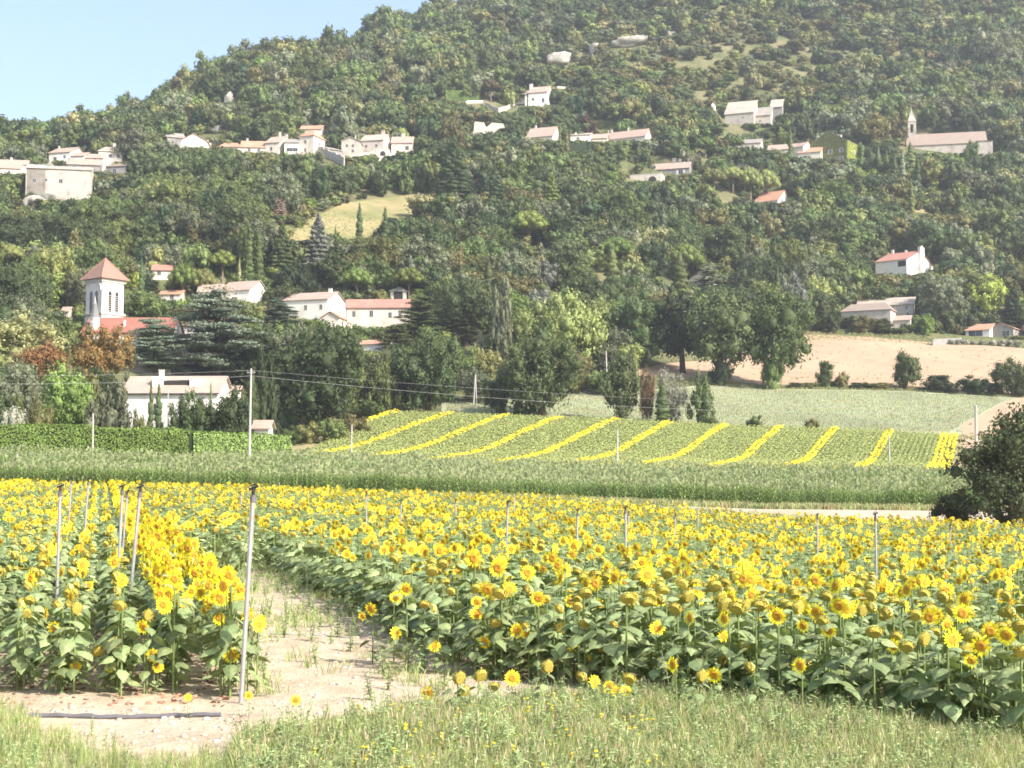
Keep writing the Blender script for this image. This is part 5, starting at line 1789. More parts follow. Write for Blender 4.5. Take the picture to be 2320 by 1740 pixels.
def riser(label, xt, yt, xb, d, r=.026, head=True):
    a, b = ray(xt, yt)
    top = Vector((a * d, d, CAMZ + b * d))
    ab, _ = ray(xb, 1300)
    g = gz(ab * d, d)
    foot = Vector((ab * d, d, g - .05))
    t = thing('irrigation_riser', label, 'irrigation riser', foot, 0, RG)
    q = top - foot
    ax = q.normalized()
    L = q.length
    MB().tube([(0, 0, 0), ax * (L - .16)], r, 8).build('pipe', M_galv, t)
    if d < 70:
        MB().tube([ax * (L - .20), ax * (L - .12)], r * 1.35, 8).build('coupling', M_pipe, t)
        s = MB()
        s.tube([ax * (L - .12), ax * (L - .02)], .022, 6)
        s.tube([ax * (L - .06) + Vector((-.05, 0, 0)), ax * (L - .03) + Vector((.055, -.02, .015))], [.013, .018], 6)
        so_ = s.build('sprinkler', M_blk, t)
        MB().tube([ax * (L - .01) + Vector((-.04, .015, 0)), ax * (L - .005) + Vector((.03, -.015, .01))], .008, 5).build('hammer_arm', M_blk, so_)
        MB().tube([ax * (L - .045) + Vector((-.06, 0, 0)), ax * (L - .035) + Vector((-.035, 0, 0))], .012, 5).build('nozzle', M_pipe, so_)
    return t


RIS = [(575, 1098, 549, 16.3, 'nearest and tallest steel irrigation riser, at the end of the bright yellow rows'),
       (319, 1097, 287, 22, 'second tallest steel riser, left of the bright yellow double row'),
       (137, 1096, 129, 23, 'leftmost of the steel risers in the left sunflower block'),
       (162, 1082, 150, 45, 'thin leaning riser just right of the leftmost one, far down the rows'),
       (201, 1082, 184, 36, 'leaning riser third from the left among the left rows'),
       (278, 1096, 264, 25, 'riser close left of the second tallest one, pale and leaning'),
       (289, 1110, 272, 36, 'fainter riser behind the pale leaning one'),
       (545, 1113, 549, 66, 'thin riser just left of the nearest riser, far back'),
       (632, 1088, 634, 112, 'riser in front of the maize edge, right of the nearest riser'),
       (660, 1115, 661, 100, 'faint rusty riser right of the one in front of the maize'),
       (830, 1112, 830, 50, 'riser in the right block, first one right of the sandy path'),
       (909, 1130, 905, 53, 'second riser right of the sandy path in the right block'),
       (1032, 1130, 1033, 62, 'third riser right of the sandy path, thin and far'),
       (1151, 1132, 1144, 38, 'fourth riser right of the sandy path, slightly leaning'),
       (1165, 1120, 1165, 72, 'faint far riser just right of the fourth one'),
       (1246, 1123, 1246, 116, 'tiny riser by the left end of the pale track'),
       (1309, 1152, 1304, 38, 'riser with a dark head left of the middle of the right block'),
       (1417, 1145, 1418, 33, 'left of a close pair of risers in the middle of the right block'),
       (1424, 1158, 1423, 60, 'right of a close pair of risers, much thinner'),
       (1530, 1162, 1530, 58, 'faint riser right of the close pair'),
       (1581, 1146, 1581, 75, 'far riser before the pale track right of the close pair'),
       (1852, 1163, 1851, 45, 'pale riser left of the tallest riser on the right'),
       (1983, 1160, 1985, 32, 'tallest riser on the right, with a dark sprinkler head'),
       (2153, 1188, 2153, 53, 'rightmost riser, before the dark tree'),
       (1759, 1170, 1759, 80, 'faint riser between the close pair and the tallest right riser'),
       (390, 1056, 390, 150, 'white riser in the maize, left of the nearest sunflower riser'),
       (363, 1029, 363, 168, 'white riser far back in the maize by the hedge corner'),
       (614, 1065, 613, 150, 'white riser in the maize behind the nearest sunflower riser'),
       (1052, 1075, 1051, 148, 'nearest white riser in the middle of the maize'),
       (1068, 1058, 1068, 165, 'white riser in the maize just above the nearest middle one'),
       (1086, 1046, 1085, 182, 'highest white riser in the middle of the maize'),
       (1288, 1058, 1287, 168, 'white riser in the maize below the front white pole'),
       (650, 1050, 650, 168, 'white riser in the maize behind the hedge end'),
       (1392, 1048, 1392, 184, 'white riser in the maize at the foot of the white pole')]
for xt, yt, xb, d, lb in RIS:
    riser(lb, xt, yt, xb, d, r=.027 if d < 60 else .034)


def groundpipe(label, px0, px1, py, r, mat, name='irrigation_pipe'):
    d = hit((px0 + px1) / 2, py, 9)
    pts = []
    for k in range(24):
        x = (px0 + (px1 - px0) * k / 23 - 1160) / F * d
        y = d + .02 * math.sin(k * .45)
        pts.append((x, y, gz(x, y) + r * .8 + .006 * math.sin(k * 1.9)))
    t = thing(name, label, 'pipe', pts[0])
    o = Vector(pts[0])
    MB().tube([Vector(p) - o for p in pts], r, 8).build('tube', mat, t)
    for k in (7, 16):
        MB().tube([Vector(pts[k]) - o, Vector(pts[k]) - o + Vector((.10, 0, 0))], r * 1.15, 8).build('coupling', mat, t)


groundpipe('grey irrigation pipe lying on bare soil before the left sunflower rows', 66, 510, 1634, .027, M_pipe)
groundpipe('thin pale pipe across the sandy path, nearer one', 590, 800, 1441, .013, M_galv)
groundpipe('thin pale pipe across the sandy path, farther one', 556, 672, 1307, .014, M_galv)

# ------------------------------------------------------------------ sunflowers
M_sfleaf = leafmat('sunflower_leaf', (.235, .288, .125), var=.28, hue=.015, transl=.22, rough=.55, spec=.3)
M_sfstem = surf('sunflower_stem', (.20, .25, .09), (.15, .20, .07), 8)
M_petal = leafmat('sunflower_petal', (.95, .77, .035), var=.16, hue=.012, transl=.25, oscale=8)
M_disc = surf('sunflower_disc', (.58, .30, .035), (.40, .18, .025), 22, bump=.4)
M_discr = surf('sunflower_disc_rim', (.62, .34, .03), (.50, .26, .03), 25)
M_seed = surf('ripening_seed_disc', (.52, .43, .085), (.38, .29, .055), 24, bump=.5)
M_wilt = leafmat('wilted_petal', (.62, .43, .09), var=.4, transl=.15)
M_bract = leafmat('sunflower_bract', (.40, .44, .13), var=.25, transl=.2)
SFM = [M_sfleaf, M_sfstem, M_petal, M_disc, M_discr, M_seed, M_wilt, M_bract]

LEAFV = [(-.55, 0, .0), (0, .012, 0), (0, -.012, 0), (-.10, .24, -.05), (-.10, -.24, -.05), (.20, .43, -.10), (.20, -.43, -.10), (.56, .34, -.15), (.56, -.34, -.15), (.84, .13, -.22), (.84, -.13, -.22), (1.03, 0, -.33), (.25, 0, .02), (.60, 0, -.04)]
LEAFF = [(0, 2, 1), (1, 12, 5, 3), (2, 4, 6, 12), (12, 13, 7, 5), (12, 6, 8, 13), (13, 11, 9, 7), (13, 8, 10, 11)]
FARV = [(-.1, 0, 0), (.35, .42, -.12), (1.0, 0, -.32), (.35, -.42, -.12), (.35, 0, .03)]
FARF = [(0, 4, 1), (1, 4, 2), (2, 4, 3), (3, 4, 0)]


def head_parts(state, Rr, near=True):
    """head facing +Z: list of (material index, V, F, part name)"""
    n = 14 if near else 8
    out = []

    def ringv(r, z, off=0.0):
        return [(r * math.cos(2 * PI * (k + off) / n), r * math.sin(2 * PI * (k + off) / n), z) for k in range(n)]
    bloom = state == 'bloom'
    Ri, z1 = (Rr * .58, .012) if bloom else (Rr * .80, .045)
    V = ringv(Ri, z1) + [(0, 0, z1 * (.6 if bloom else 1.1))] + ringv(Rr, 0)
    Fi = [(k, (k + 1) % n, n) for k in range(n)]
    Fo = [(n + 1 + k, n + 1 + (k + 1) % n, (k + 1) % n, k) for k in range(n)]
    out.append((3 if bloom else 5, V, Fi, 'disc'))
    out.append((4 if bloom else 5, V, Fo, 'disc'))
    Vb = ringv(Rr * 1.04, -.004) + ringv(Rr * .55, -.035 if bloom else -.05) + [(0, 0, -.045 if bloom else -.06)]
    Fb = [((k + 1) % n, k, n + k, n + (k + 1) % n) for k in range(n)] + [(n + (k + 1) % n, n + k, 2 * n) for k in range(n)]
    out.append((7, Vb, Fb, 'bracts'))
    m = (20 if near else 9)
    V, Fc = [], []
    for k in range(m):
        a = 2 * PI * (k + random.uniform(-.3, .3)) / m
        if bloom:
            r0, r1, wd = Rr * .92, Rr * random.uniform(1.75, 2.1), Rr * (.30 if near else .62)
            zz = random.uniform(-.02, .03)
        else:
            if random.random() < .35:
                continue
            r0, r1, wd = Rr * .98, Rr * random.uniform(1.12, 1.32), Rr * .16
            zz = random.uniform(-.02, .05)
        c, s = math.cos(a), math.sin(a)
        i = len(V)
        rm = r0 + (r1 - r0) * .5
        V += [(r0 * c - wd * .5 * -s * -1, r0 * s - wd * .5 * c, 0), (r0 * c + wd * .5 * -s, r0 * s + wd * .5 * c, 0), (rm * c - s * wd * .75, rm * s + c * wd * .75, zz * .7), (r1 * c, r1 * s, zz), (rm * c + s * wd * .75, rm * s - c * wd * .75, zz * .7)]
        Fc += [(i, i + 1, i + 2, i + 4), (i + 4, i + 2, i + 3)]
    out.append((2 if bloom else 6, V, Fc, 'petals'))
    if not bloom:                    # pointed green bracts round the nodding head
        V, Fc = [], []
        for k in range(14 if near else 7):
            a = 2 * PI * k / (14 if near else 7)
            c, s = math.cos(a), math.sin(a)
            i = len(V)
            V += [(Rr * .9 * c + s * Rr * .16, Rr * .9 * s - c * Rr * .16, -.012), (Rr * .9 * c - s * Rr * .16, Rr * .9 * s + c * Rr * .16, -.012), (Rr * 1.3 * c, Rr * 1.3 * s, .0)]
            Fc.append((i, i + 1, i + 2))
        out.append((7, V, Fc, 'bracts'))
    return out


class Flower:
    """one sunflower laid out as parts: leaves as matrices, heads as (state, matrix, radius), stems as tubes"""

    def __init__(s, state, h, nl=11, multi=1, near=True, tilt=None, seed=0):
        rd = random.Random(seed)
        s.h = h
        s.leaves, s.heads, s.stems = [], [], []
        az0 = rd.uniform(0, 2 * PI)
        for k in range(nl):
            t = .08 + .85 * (k + .5) / nl
            z = h * t
            a = az0 + k * 2.39996 + rd.uniform(-.3, .3)
            L = (.142 + .10 * math.sin(PI * min(1, t * 1.05))) * rd.uniform(.85, 1.18)
            pitch = R(rd.uniform(2, 30)) if t < .85 else R(rd.uniform(-25, 5))
            M = Matrix.Translation((0, 0, z)) @ Matrix.Rotation(a, 4, 'Z') @ Matrix.Translation((L * .62, 0, .05)) @ Matrix.Rotation(pitch, 4, 'Y') @ Matrix.Rotation(R(rd.uniform(-25, 25)), 4, 'X') @ Matrix.Diagonal((L, L * rd.uniform(.95, 1.15), L, 1))
            s.leaves.append(M)
        tops = [(0, 0, h)]
        for k in range(multi - 1):
            a = rd.uniform(0, 2 * PI)
            q = rd.uniform(.10, .20)
            tops.append((q * math.cos(a), q * math.sin(a) - .05, h * rd.uniform(.74, .95)))
        for k, (x, y, z) in enumerate(tops):
            st = state
            if st == 'none':
                s.stems.append(([(0, 0, -.05), (0, 0, h)], [.016, .008]))
                continue
            el = R(rd.uniform(-22, 16)) if st == 'bloom' else R(rd.uniform(-58, -16))
            if tilt is not None and k == 0:
                el = R(tilt)
            az = R(rd.gauss(-8, 26))
            dirv = Vector((math.sin(az) * math.cos(el), -math.cos(az) * math.cos(el), math.sin(el)))
            top = Vector((x, y, z - (.10 if st == 'nod' else .02)))
            hp = top + Vector((dirv.x * .09, dirv.y * .09, .05 if st == 'nod' else 0.03))
            if k == 0:
                s.stems.append(([(0, 0, -.05), (0, 0, z * .6), tuple(top), tuple(top.lerp(hp, .6) + Vector((0, 0, .035))), tuple(hp)], [.017, .014, .011, .011, .014]))
            else:
                s.stems.append(([(0, 0, z * .6), tuple(top), tuple(hp)], [.009, .008, .010]))
            q = dirv.to_track_quat('Z', 'Y').to_matrix().to_4x4()
            Rr = (rd.uniform(.054, .070) if st == 'bloom' else rd.uniform(.072, .098)) * (1 if k == 0 else .82)
            s.heads.append((st, Matrix.Translation(hp) @ q, Rr))

    def joined(s, name, near=True, lf=1.0):
        b = MB()
        for pts, rd in s.stems:
            b.tube(pts, list(rd), 5 if near else 3, 1, False)
        for M in s.leaves:
            b.add(LEAFV if near else FARV, LEAFF if near else FARF, 0, M @ Matrix.Diagonal((lf, lf, lf, 1)))
        for st, M, Rr in s.heads:
            for mi, V, Fc, pn in head_parts(st, Rr, near):
                b.add(V, Fc, mi, M)
        return b.mesh(name, SFM)


LEAFME = MB().add(LEAFV, LEAFF).mesh('leaf', M_sfleaf)


def proto(state, h, multi, seed, tilt=None):
    """a sunflower as a thing with parts, kept out of the scene until copied: list of (name, mesh, matrix, [subparts])"""
    fl = Flower(state, h, 13, multi, True, tilt, seed)
    parts = []
    sb = MB()
    for pts, rd in fl.stems:
        sb.tube(pts, list(rd), 6)
    parts.append(('stem', sb.mesh('stem', M_sfstem), Matrix.Identity(4), []))
    for M in fl.leaves:
        parts.append(('leaf', LEAFME, M, []))
    for st, M, Rr in fl.heads:
        hp = head_parts(st, Rr, True)
        d = MB()
        pt = MB()
        for mi, V, Fc, pn in hp:
            (pt if pn == 'petals' else d).add(V, Fc, mi)
        parts.append(('flower_head', d.mesh('flower_head', SFM), M, [('petals', pt.mesh('petals', SFM))]))
    return parts, fl


def place(parts, name, label, loc, rz, sc, group):
    t = thing(name, label, 'sunflower', loc, rz, group)
    t.scale = (sc * .86 if loc[0] - TANROW * loc[1] < 2.2 and sc > .7 else sc, sc, sc)
    for nm, me, M, sub in parts:
        o = bpy.data.objects.new(nm, me)
        COL.objects.link(o)
        o.parent = t
        o.matrix_local = M
        for sn, sm in sub:
            q = bpy.data.objects.new(sn, sm)
            q['kind'] = 'stuff'
            COL.objects.link(q)
            q.parent = o
    return t


PR = {'bloom': [proto('bloom', 1.22, 1 + (i % 3 == 2), 100 + i) for i in range(7)], 'nod': [proto('nod', 1.2, 1, 200 + i) for i in range(7)],
      'multi': [proto('bloom', 1.34, 3, 300 + i) for i in range(6)], 'none': [proto('none', 1.1, 1, 400 + i) for i in range(4)]}
TANROW = -.292


def frontline(x):
    return np.interp(x, [-1.6, -.9, .6, 2.0, 5.3, 9.0], [20.2, 18.9, 18.0, 17.0, 14.3, 13.4])


HB = [(845, 1380), (922, 1335), (893, 1354), (1035, 1291), (1150, 1335), (1107, 1337), (1220, 1356), (1077, 1391), (1173, 1429), (984, 1464), (1100, 1454), (1292, 1461), (1161, 1536), (1343, 1544), (1381, 1557), (1416, 1564),
      (969, 1569), (914, 1609), (1531, 1506), (1486, 1424), (893, 1434), (1882, 1428), (1817, 1508), (1619, 1529), (2127, 1394), (2282, 1440), (2223, 1464), (2032, 1464), (1651, 1403), (1574, 1401), (1632, 1440), (1763, 1396), (1856, 1389), (1913, 1380), (1815, 1370),
      (115, 1391), (129, 1424), (145, 1485), (329, 1420), (350, 1485), (358, 1510), (524, 1485), (584, 1415), (563, 1391), (133, 1541), (171, 1510), (250, 1513), (503, 1356), (425, 1602), (564, 1620), (671, 1586)]
HN = [(962, 1361), (993, 1371), (1122, 1405), (1198, 1413), (1264, 1415), (1325, 1405), (1400, 1408), (1278, 1371), (1311, 1364), (1467, 1356), (1364, 1464), (1339, 1485), (1175, 1496), (1236, 1503), (1084, 1523), (1047, 1562), (1037, 1529), (1425, 1532),
      (1323, 1529), (817, 1599), (1119, 1551), (1688, 1457), (1630, 1489), (1661, 1496), (1595, 1496), (1745, 1482), (1822, 1482), (2053, 1454), (2176, 1461), (1978, 1419), (2181, 1421), (2312, 1461), (1709, 1505), (1584, 1524),
      (220, 1469), (260, 1450), (267, 1468), (133, 1517), (336, 1384), (143, 1361)]
near = []        # x, y, state, head height
for lst, st in ((HB, 'bloom'), (HN, 'nod')):
    for (px, py) in lst:
        left = px < 600
        d = (CAMZ - 1.14) * F / (py - 1095)
        for _ in range(4):
            d = (CAMZ - 1.14 - gz((px - 1160) / F * d, d)) * F / (py - 1095)
        x = (px - 1160) / F * d
        fl_ = 16.9 if left else float(frontline(x))
        if not left and py > 1500:
            fl_ = 15.4 if px > 1100 else 14.6
        if left and py > 1560:
            fl_ = 15.2
        d = max(d, fl_)
        a, b = ray(px, py)
        x = a * d
        hh_ = CAMZ + b * d - gz(x, d)
        near.append((x, d, st, max(hh_, .22), True))
# rows
row_pts = []
lefts = [1.58 - .63 * k for k in range(52)]
rights = [5.15 + .63 * k for k in range(190)] + [2.05, 2.65, 3.25, 3.88, 4.51]
for side, ss in (('left', lefts), ('right', rights)):
    for ri, s in enumerate(ss):
        y = 15.9 if side == 'left' else 13.0
        while y < 119:
            yy = y + random.uniform(-.07, .07)
            x = s + TANROW * yy + random.gauss(0, .045)
            y += .235 if y < 60 else .27
            px = 1160 + F * x / yy
            if px < -170 or px > 2480:
                continue
            if s < 5 and side == 'right' and (yy < 38 or random.random() > (yy - 36) / 12):
                continue
            if side == 'right' and yy < float(frontline(x)) + random.uniform(-.2, .2):
                continue
            if side == 'left' and yy < 16.75 + .25 * math.sin(ri * 2.1):
                continue
            if yy > np.interp(px, [0, 1500, 2100, 2320], [119, 119, 103, 96]):
                continue
            row_pts.append((x, yy, side, ri, px))
print('row plants', len(row_pts))


def bloomprob(side, ri, d, px):
    if side == 'left':
        if ri < 2:
            return 'multi' if random.random() < .93 else 'bloom'
        p = (.10, .36) if d < 26 else (.13, .24) if d < 45 else (.19, .08)
        if ri % 12 in (0, 1):
            p = (.97, .01)
    else:
        if d < 16.8:
            p = (.10, .34)
        elif d < 19.5:
            p = (.16, .44)
        elif d < 23.5:
            p = (.10 + .12 * (px > 1400), .28)
        elif d < 40:
            p = (.115 + .05 * (px > 1400), .11)
        else:
            p = (.135 + .09 * math.sin(d * .19 + px * .0012), .07)
    r = random.random()
    return 'bloom' if r < p[0] else 'nod' if r < p[0] + p[1] else 'none'


# the 300 that show largest: the hand-placed heads and the nearest plants of the rows
row_pts.sort(key=lambda q: q[1])
n_ind = 296 - len(near)
vis = [q for q in row_pts if -40 < q[4] < 2360]
ind_rows = vis[:n_ind]
ind_set = set(id(q) for q in ind_rows)
allind = []
for x, d, st, hh_, hand in near:
    s = x - TANROW * d
    allind.append(dict(x=x, y=d, st=st, hh=hh_, s=s))
for q in ind_rows:
    st = bloomprob(q[2], q[3], q[1], q[4])
    if st == 'bloom' and q[2] == 'right' and random.random() < .6:
        st = 'none'
    h_ = {'multi': 1.30, 'none': 1.02}.get(st, 1.14) * random.uniform(.88, 1.10)
    if q[2] == 'left' and q[3] >= 2:
        h_ *= .92
    allind.append(dict(x=q[0], y=q[1], st=st, hh=h_, s=q[0] - TANROW * q[1]))
ORDW = ['first', 'second', 'third', 'fourth', 'fifth', 'sixth', 'seventh', 'eighth', 'ninth', 'tenth', 'eleventh', 'twelfth', 'thirteenth', 'fourteenth', 'fifteenth', 'sixteenth', 'seventeenth', 'eighteenth', 'nineteenth', 'twentieth']


def ordw(k):
    return ORDW[k] if k < 20 else 'twenty-' + ORDW[k - 20] if k < 29 else ('thirtieth' if k == 29 else 'thirty-' + ORDW[(k - 30) % 9])


rows = {}
for q in allind:
    if q['hh'] < .80 and q['y'] < 16.2:
        key = ('verge', 0)
    elif q['s'] < 3.3:
        key = ('left', max(0, round((1.58 - q['s']) / .63)))
    else:
        key = ('right', max(0, round((q['s'] - 5.15) / .63)))
    q['key'] = key
    rows.setdefault(key, []).append(q)
STW = {'bloom': 'full-bloom yellow sunflower', 'nod': 'nodding brown-headed sunflower', 'multi': 'bright many-headed sunflower', 'none': 'leafy flowerless sunflower'}
for key, lst in rows.items():
    lst.sort(key=lambda q: q['x'] if key[0] == 'verge' else q['y'])
    for k, q in enumerate(lst):
        if key[0] == 'verge':
            lb = f"small self-sown {'yellow' if q['st'] == 'bloom' else 'brown-headed'} sunflower in the weedy verge, {ordw(k)} from the left"
        else:
            lb = f"{STW[q['st']]}, {ordw(k)} from the front in the {ordw(key[1])} row {key[0]} of the path"
        parts, fl_ = random.choice(PR[q['st']])
        sc = q['hh'] / fl_.h
        loc = (q['x'], q['y'], gz(q['x'], q['y']))
        if sc < .7:         # small plants keep fair-sized flowers
            parts = [p for i, p in enumerate(parts) if p[0] != 'leaf' or i % 3]
            o = place(parts, 'sunflower', lb, loc, random.gauss(0, .12), sc, 'sunflowers standing at the front of the field')
            for c in o.children:
                if c.name.startswith('flower_head'):
                    c.scale = [v * min(.8 / sc, 2.2) for v in c.scale]
        else:
            place(parts, 'sunflower', lb, loc, random.gauss(0, .14), sc, 'sunflowers standing at the front of the field')

srcn = []
NB, NN, NM, NX = 8, 5, 5, 4
srcn += [Flower('bloom', 1.22, 10, 1 + (i % 2), True, None, 500 + i).joined('sunflower_bloom', True) for i in range(NB)]
srcn += [Flower('nod', 1.2, 10, 1, True, None, 520 + i).joined('sunflower_nod', True) for i in range(NN)]
srcn += [Flower('bloom', 1.34, 10, 3, True, None, 540 + i).joined('sunflower_multi', True) for i in range(NM)]
srcn += [Flower('none', 1.1, 10, 1, True, None, 560 + i).joined('sunflower_leafy', True) for i in range(NX)]
o0 = NB + NN + NM + NX
srcn += [Flower('bloom', 1.24, 6, 1 + (i % 2), False, None, 600 + i).joined('sunflower_bloom_far', False, 1.25) for i in range(8)]
srcn += [Flower('nod', 1.2, 6, 1, False, None, 620 + i).joined('sunflower_nod_far', False, 1.25) for i in range(4)]
srcn += [Flower('none', 1.15, 7, 1, False, None, 640 + i).joined('sunflower_leafy_far', False, 1.25) for i in range(4)]
P, Rt, Sc, Va = [], [], [], []
for q in row_pts:
    if id(q) in ind_set:
        continue
    x, y, side, ri, px = q
    st = bloomprob(side, ri, y, px)
    if y < 30:
        v = {'bloom': random.randrange(NB), 'nod': NB + random.randrange(NN), 'multi': NB + NN + random.randrange(NM), 'none': NB + NN + NM + random.randrange(NX)}[st]
    else:
        v = o0 + {'bloom': random.randrange(8), 'multi': random.randrange(8), 'nod': 8 + random.randrange(4), 'none': 12 + random.randrange(4)}[st]
    P.append((x, y, 0))
    Rt.append((random.gauss(0, .05), random.gauss(0, .05), random.gauss(0, .2)))
    s = random.uniform(.84, 1.14) * (.93 if side == 'left' and ri >= 2 else 1)
    sw = s * (.84 if side == 'left' else 1)
    Sc.append((sw, s, s))
    Va.append(v)
P = np.array(P)
P[:, 2] = G(P[:, 0], P[:, 1])
scatter('sunflower_crop', P, Rt, Sc, Va, srcn, 'mass of yellow sunflowers filling the near field behind the front plants')

# ------------------------------------------------------------------ maize
M_mz = leafmat('maize_leaf', (.235, .315, .10), var=.25, hue=.015, transl=.25, oscale=1.0)
M_tas = leafmat('maize_tassel', (.34, .37, .19), var=.25, transl=.2)


def maize(seed):
    rd = random.Random(seed)
    b = MB()
    h = rd.uniform(1.75, 2.05)
    b.tube([(0, 0, -.05), (0, 0, h)], [.018, .008], 3, 0, False)
    for k in range(8):
        z = .2 + (h - .45) * k / 7
        a = (k % 2) * PI + rd.uniform(-.6, .6) + seed
        L = rd.uniform(.5, .75) * (1 if k < 6 else .7)
        c, s = math.cos(a), math.sin(a)
        prof = [(0, 0, .03), (.30 * L, .22 * L, .05), (.68 * L, .22 * L, .045), (L, -.06 * L, .004)]
        V = []
        for r_, dz, wd in prof:
            V += [(r_ * c - s * wd, r_ * s + c * wd, z + dz), (r_ * c + s * wd, r_ * s - c * wd, z + dz)]
        b.add(V, [(0, 1, 3, 2), (2, 3, 5, 4), (4, 5, 7, 6)], 0)
    for k in range(6):
        a = k * 1.05 + seed
        q = .11 if k else 0
        b.add([(-.012, 0, h - .05), (.012, 0, h - .05), (q * math.cos(a) + .018, q * math.sin(a), h + .26), (q * math.cos(a) - .018, q * math.sin(a), h + .26)], [(0, 1, 2, 3)], 1)
    return b.mesh('maize_plant', [M_mz, M_tas])


srcm = [maize(i) for i in range(6)]
P = []
y = 141.0
while y < 206:
    x = -.40 * y
    while x < .40 * y:
        xx, yy = x + random.uniform(-.08, .08), y + random.uniform(-.18, .18)
        px = 1160 + F * xx / yy
        far = 206 if px > 690 else float(np.interp(px, [-200, 420, 560, 690], [173, 171, 178, 206]))
        nr_ = float(np.interp(px, [-200, 600, 1200, 2320], [141, 141, 141.5, 140]))
        if -170 < px < 2480 and nr_ + .5 * math.sin(x * .33) + .35 * math.sin(x * 1.1) < yy < far and not (px < 28 and 150 < yy < 156):
            P.append((xx, yy, 0))
        x += .36 if y > 146 else .22
    y += .75
P = np.array(P)
P[:, 2] = G(P[:, 0], P[:, 1])
n = len(P)
s = RNG.uniform(.82, 1.12, n) * (1 + .09 * np.sin(P[:, 0] * .21 + 1) * np.sin(P[:, 1] * .3) + .07 * np.sin(P[:, 0] * .83))
scatter('maize_crop', P, np.stack([RNG.normal(0, .04, n), RNG.normal(0, .04, n), RNG.uniform(0, 6.28, n)], 1), np.stack([s, s, s], 1), RNG.integers(0, 6, n), srcm, 'dense band of green tasselled maize crossing behind the sunflowers')
print('maize', n)

# ------------------------------------------------------------------ striped second sunflower field
M_sg = leafmat('far_sunflower_leaf', (.29, .345, .12), var=.22, hue=.012, transl=.2, oscale=1)
M_sh = leafmat('far_sunflower_head_back', (.46, .46, .15), var=.25, hue=.012, transl=.2, oscale=1)
M_sy = leafmat('far_sunflower_petal', (.93, .72, .03), var=.16, hue=.01, transl=.2, oscale=1)


def farplant(seed, yellow):
    rd = random.Random(seed)
    b = MB()
    h = 1.45
    b.tube([(0, 0, -.1), (0, 0, h)], [.02, .012], 3, 0, False)
    for k in range(8):
        a = seed + k * 2.4
        z = h * (.2 + .75 * k / 7)
        M = Matrix.Translation((0, 0, z)) @ Matrix.Rotation(a, 4, 'Z') @ Matrix.Translation((.12, 0, 0)) @ Matrix.Rotation(R(rd.uniform(0, 25)), 4, 'Y') @ Matrix.Diagonal((.32, .32, .32, 1))
        b.add(FARV, FARF, 0, M)
    for k in range(2 + seed % 2 if yellow else 1):
        a = rd.uniform(0, 6.28)
        q = .2 if k else .05
        M = Matrix.Translation((q * math.cos(a), q * math.sin(a) - .05, h + rd.uniform(-.28, .06))) @ Matrix.Rotation(R(rd.uniform(35, 80) if yellow else rd.uniform(0, 50)), 4, 'X') @ Matrix.Rotation(rd.uniform(-.5, .5), 4, 'Y')
        r_ = .135 if yellow else .13
        V = [(r_ * math.cos(j * PI / 4), r_ * math.sin(j * PI / 4), 0) for j in range(8)] + [(0, 0, .03)]
        b.add(V, [(j, (j + 1) % 8, 8) for j in range(8)], 2 if yellow else 1, M)
    return b.mesh('far_sunflower', [M_sg, M_sh, M_sy])


srcf = [farplant(i, False) for i in range(5)] + [farplant(10 + i, True) for i in range(4)]
P, Va = [], []
for k in range(-46, 112):
    yel = k % 12 in (0, 1) or k >= 109
    y = 208.2
    while y < 278.5:
        yy = y + random.uniform(-.1, .1)
        x = -34.4 + .905 * k + .345 * (yy - 215) + random.gauss(0, .10 if yel else .06)
        y += .30
        px = 1160 + F * x / yy
        if px < float(np.interp(yy, [208, 232, 277], [610, 700, 872])) or px > 2480:
            continue
        Y2 = yel
        if yy < 210.2:
            Y2 = random.random() < (.6 if px > 1100 else .3)
        P.append((x, yy, 0))
        Va.append(5 + random.randrange(4) if Y2 and random.random() < .80 else random.randrange(5))
P = np.array(P)
P[:, 2] = G(P[:, 0], P[:, 1])
n = len(P)
s = RNG.uniform(.88, 1.1, n)
scatter('striped_sunflower_crop', P, np.stack([RNG.normal(0, .05, n), RNG.normal(0, .05, n), RNG.normal(0, .5, n)], 1), np.stack([s, s, s], 1), Va, srcf, 'far sunflower field of green rows with bright yellow rows between')
print('field2', n)

# low rows of the striped crop and stubble lines
M_low = leafmat('low_crop_leaf', (.28, .32, .17), var=.3, transl=.2, oscale=1)
M_dry = leafmat('dry_grass', (.36, .30, .15), var=.3, transl=.2, oscale=1)


def tuft(seed, nb, h, spread, wd, mats, seeds=0.0, lean=.35, mi=0):
    rd = random.Random(seed)
    b = MB()
    for k in range(nb):
        a = rd.uniform(0, 6.28)
        q = spread * math.sqrt(rd.random())
        x, y = q * math.cos(a), q * math.sin(a)
        hh_ = h * rd.uniform(.55, 1.1)
        la = rd.uniform(0, 6.28)
        ll = hh_ * lean * rd.uniform(.2, 1.2)
        tx, ty = ll * math.cos(la), ll * math.sin(la)
        pa_ = rd.uniform(0, 3.14)
        wx, wy = wd * math.cos(pa_), wd * math.sin(pa_)
        V = [(x - wx, y - wy, -.02), (x + wx, y + wy, -.02), (x + tx * .35 + wx * .8, y + ty * .35 + wy * .8, hh_ * .55), (x + tx * .35 - wx * .8, y + ty * .35 - wy * .8, hh_ * .55), (x + tx, y + ty, hh_ * .98)]
        m_ = mi if rd.random() > .22 else (mi + 1) % 2
        b.add(V, [(0, 1, 2, 3), (3, 2, 4)], m_)
        if rd.random() < seeds:
            for j in range(5):
                zz = hh_ * (.86 + .05 * j)
                f = .75 + .06 * j
                b.add([(x + tx * f - .006, y + ty * f, zz), (x + tx * f + .006, y + ty * f, zz - .01), (x + tx * f + .002, y + ty * f + .008, zz + .03)], [(0, 1, 2)], len(mats) - 1)
    return b.mesh('tuft', mats)


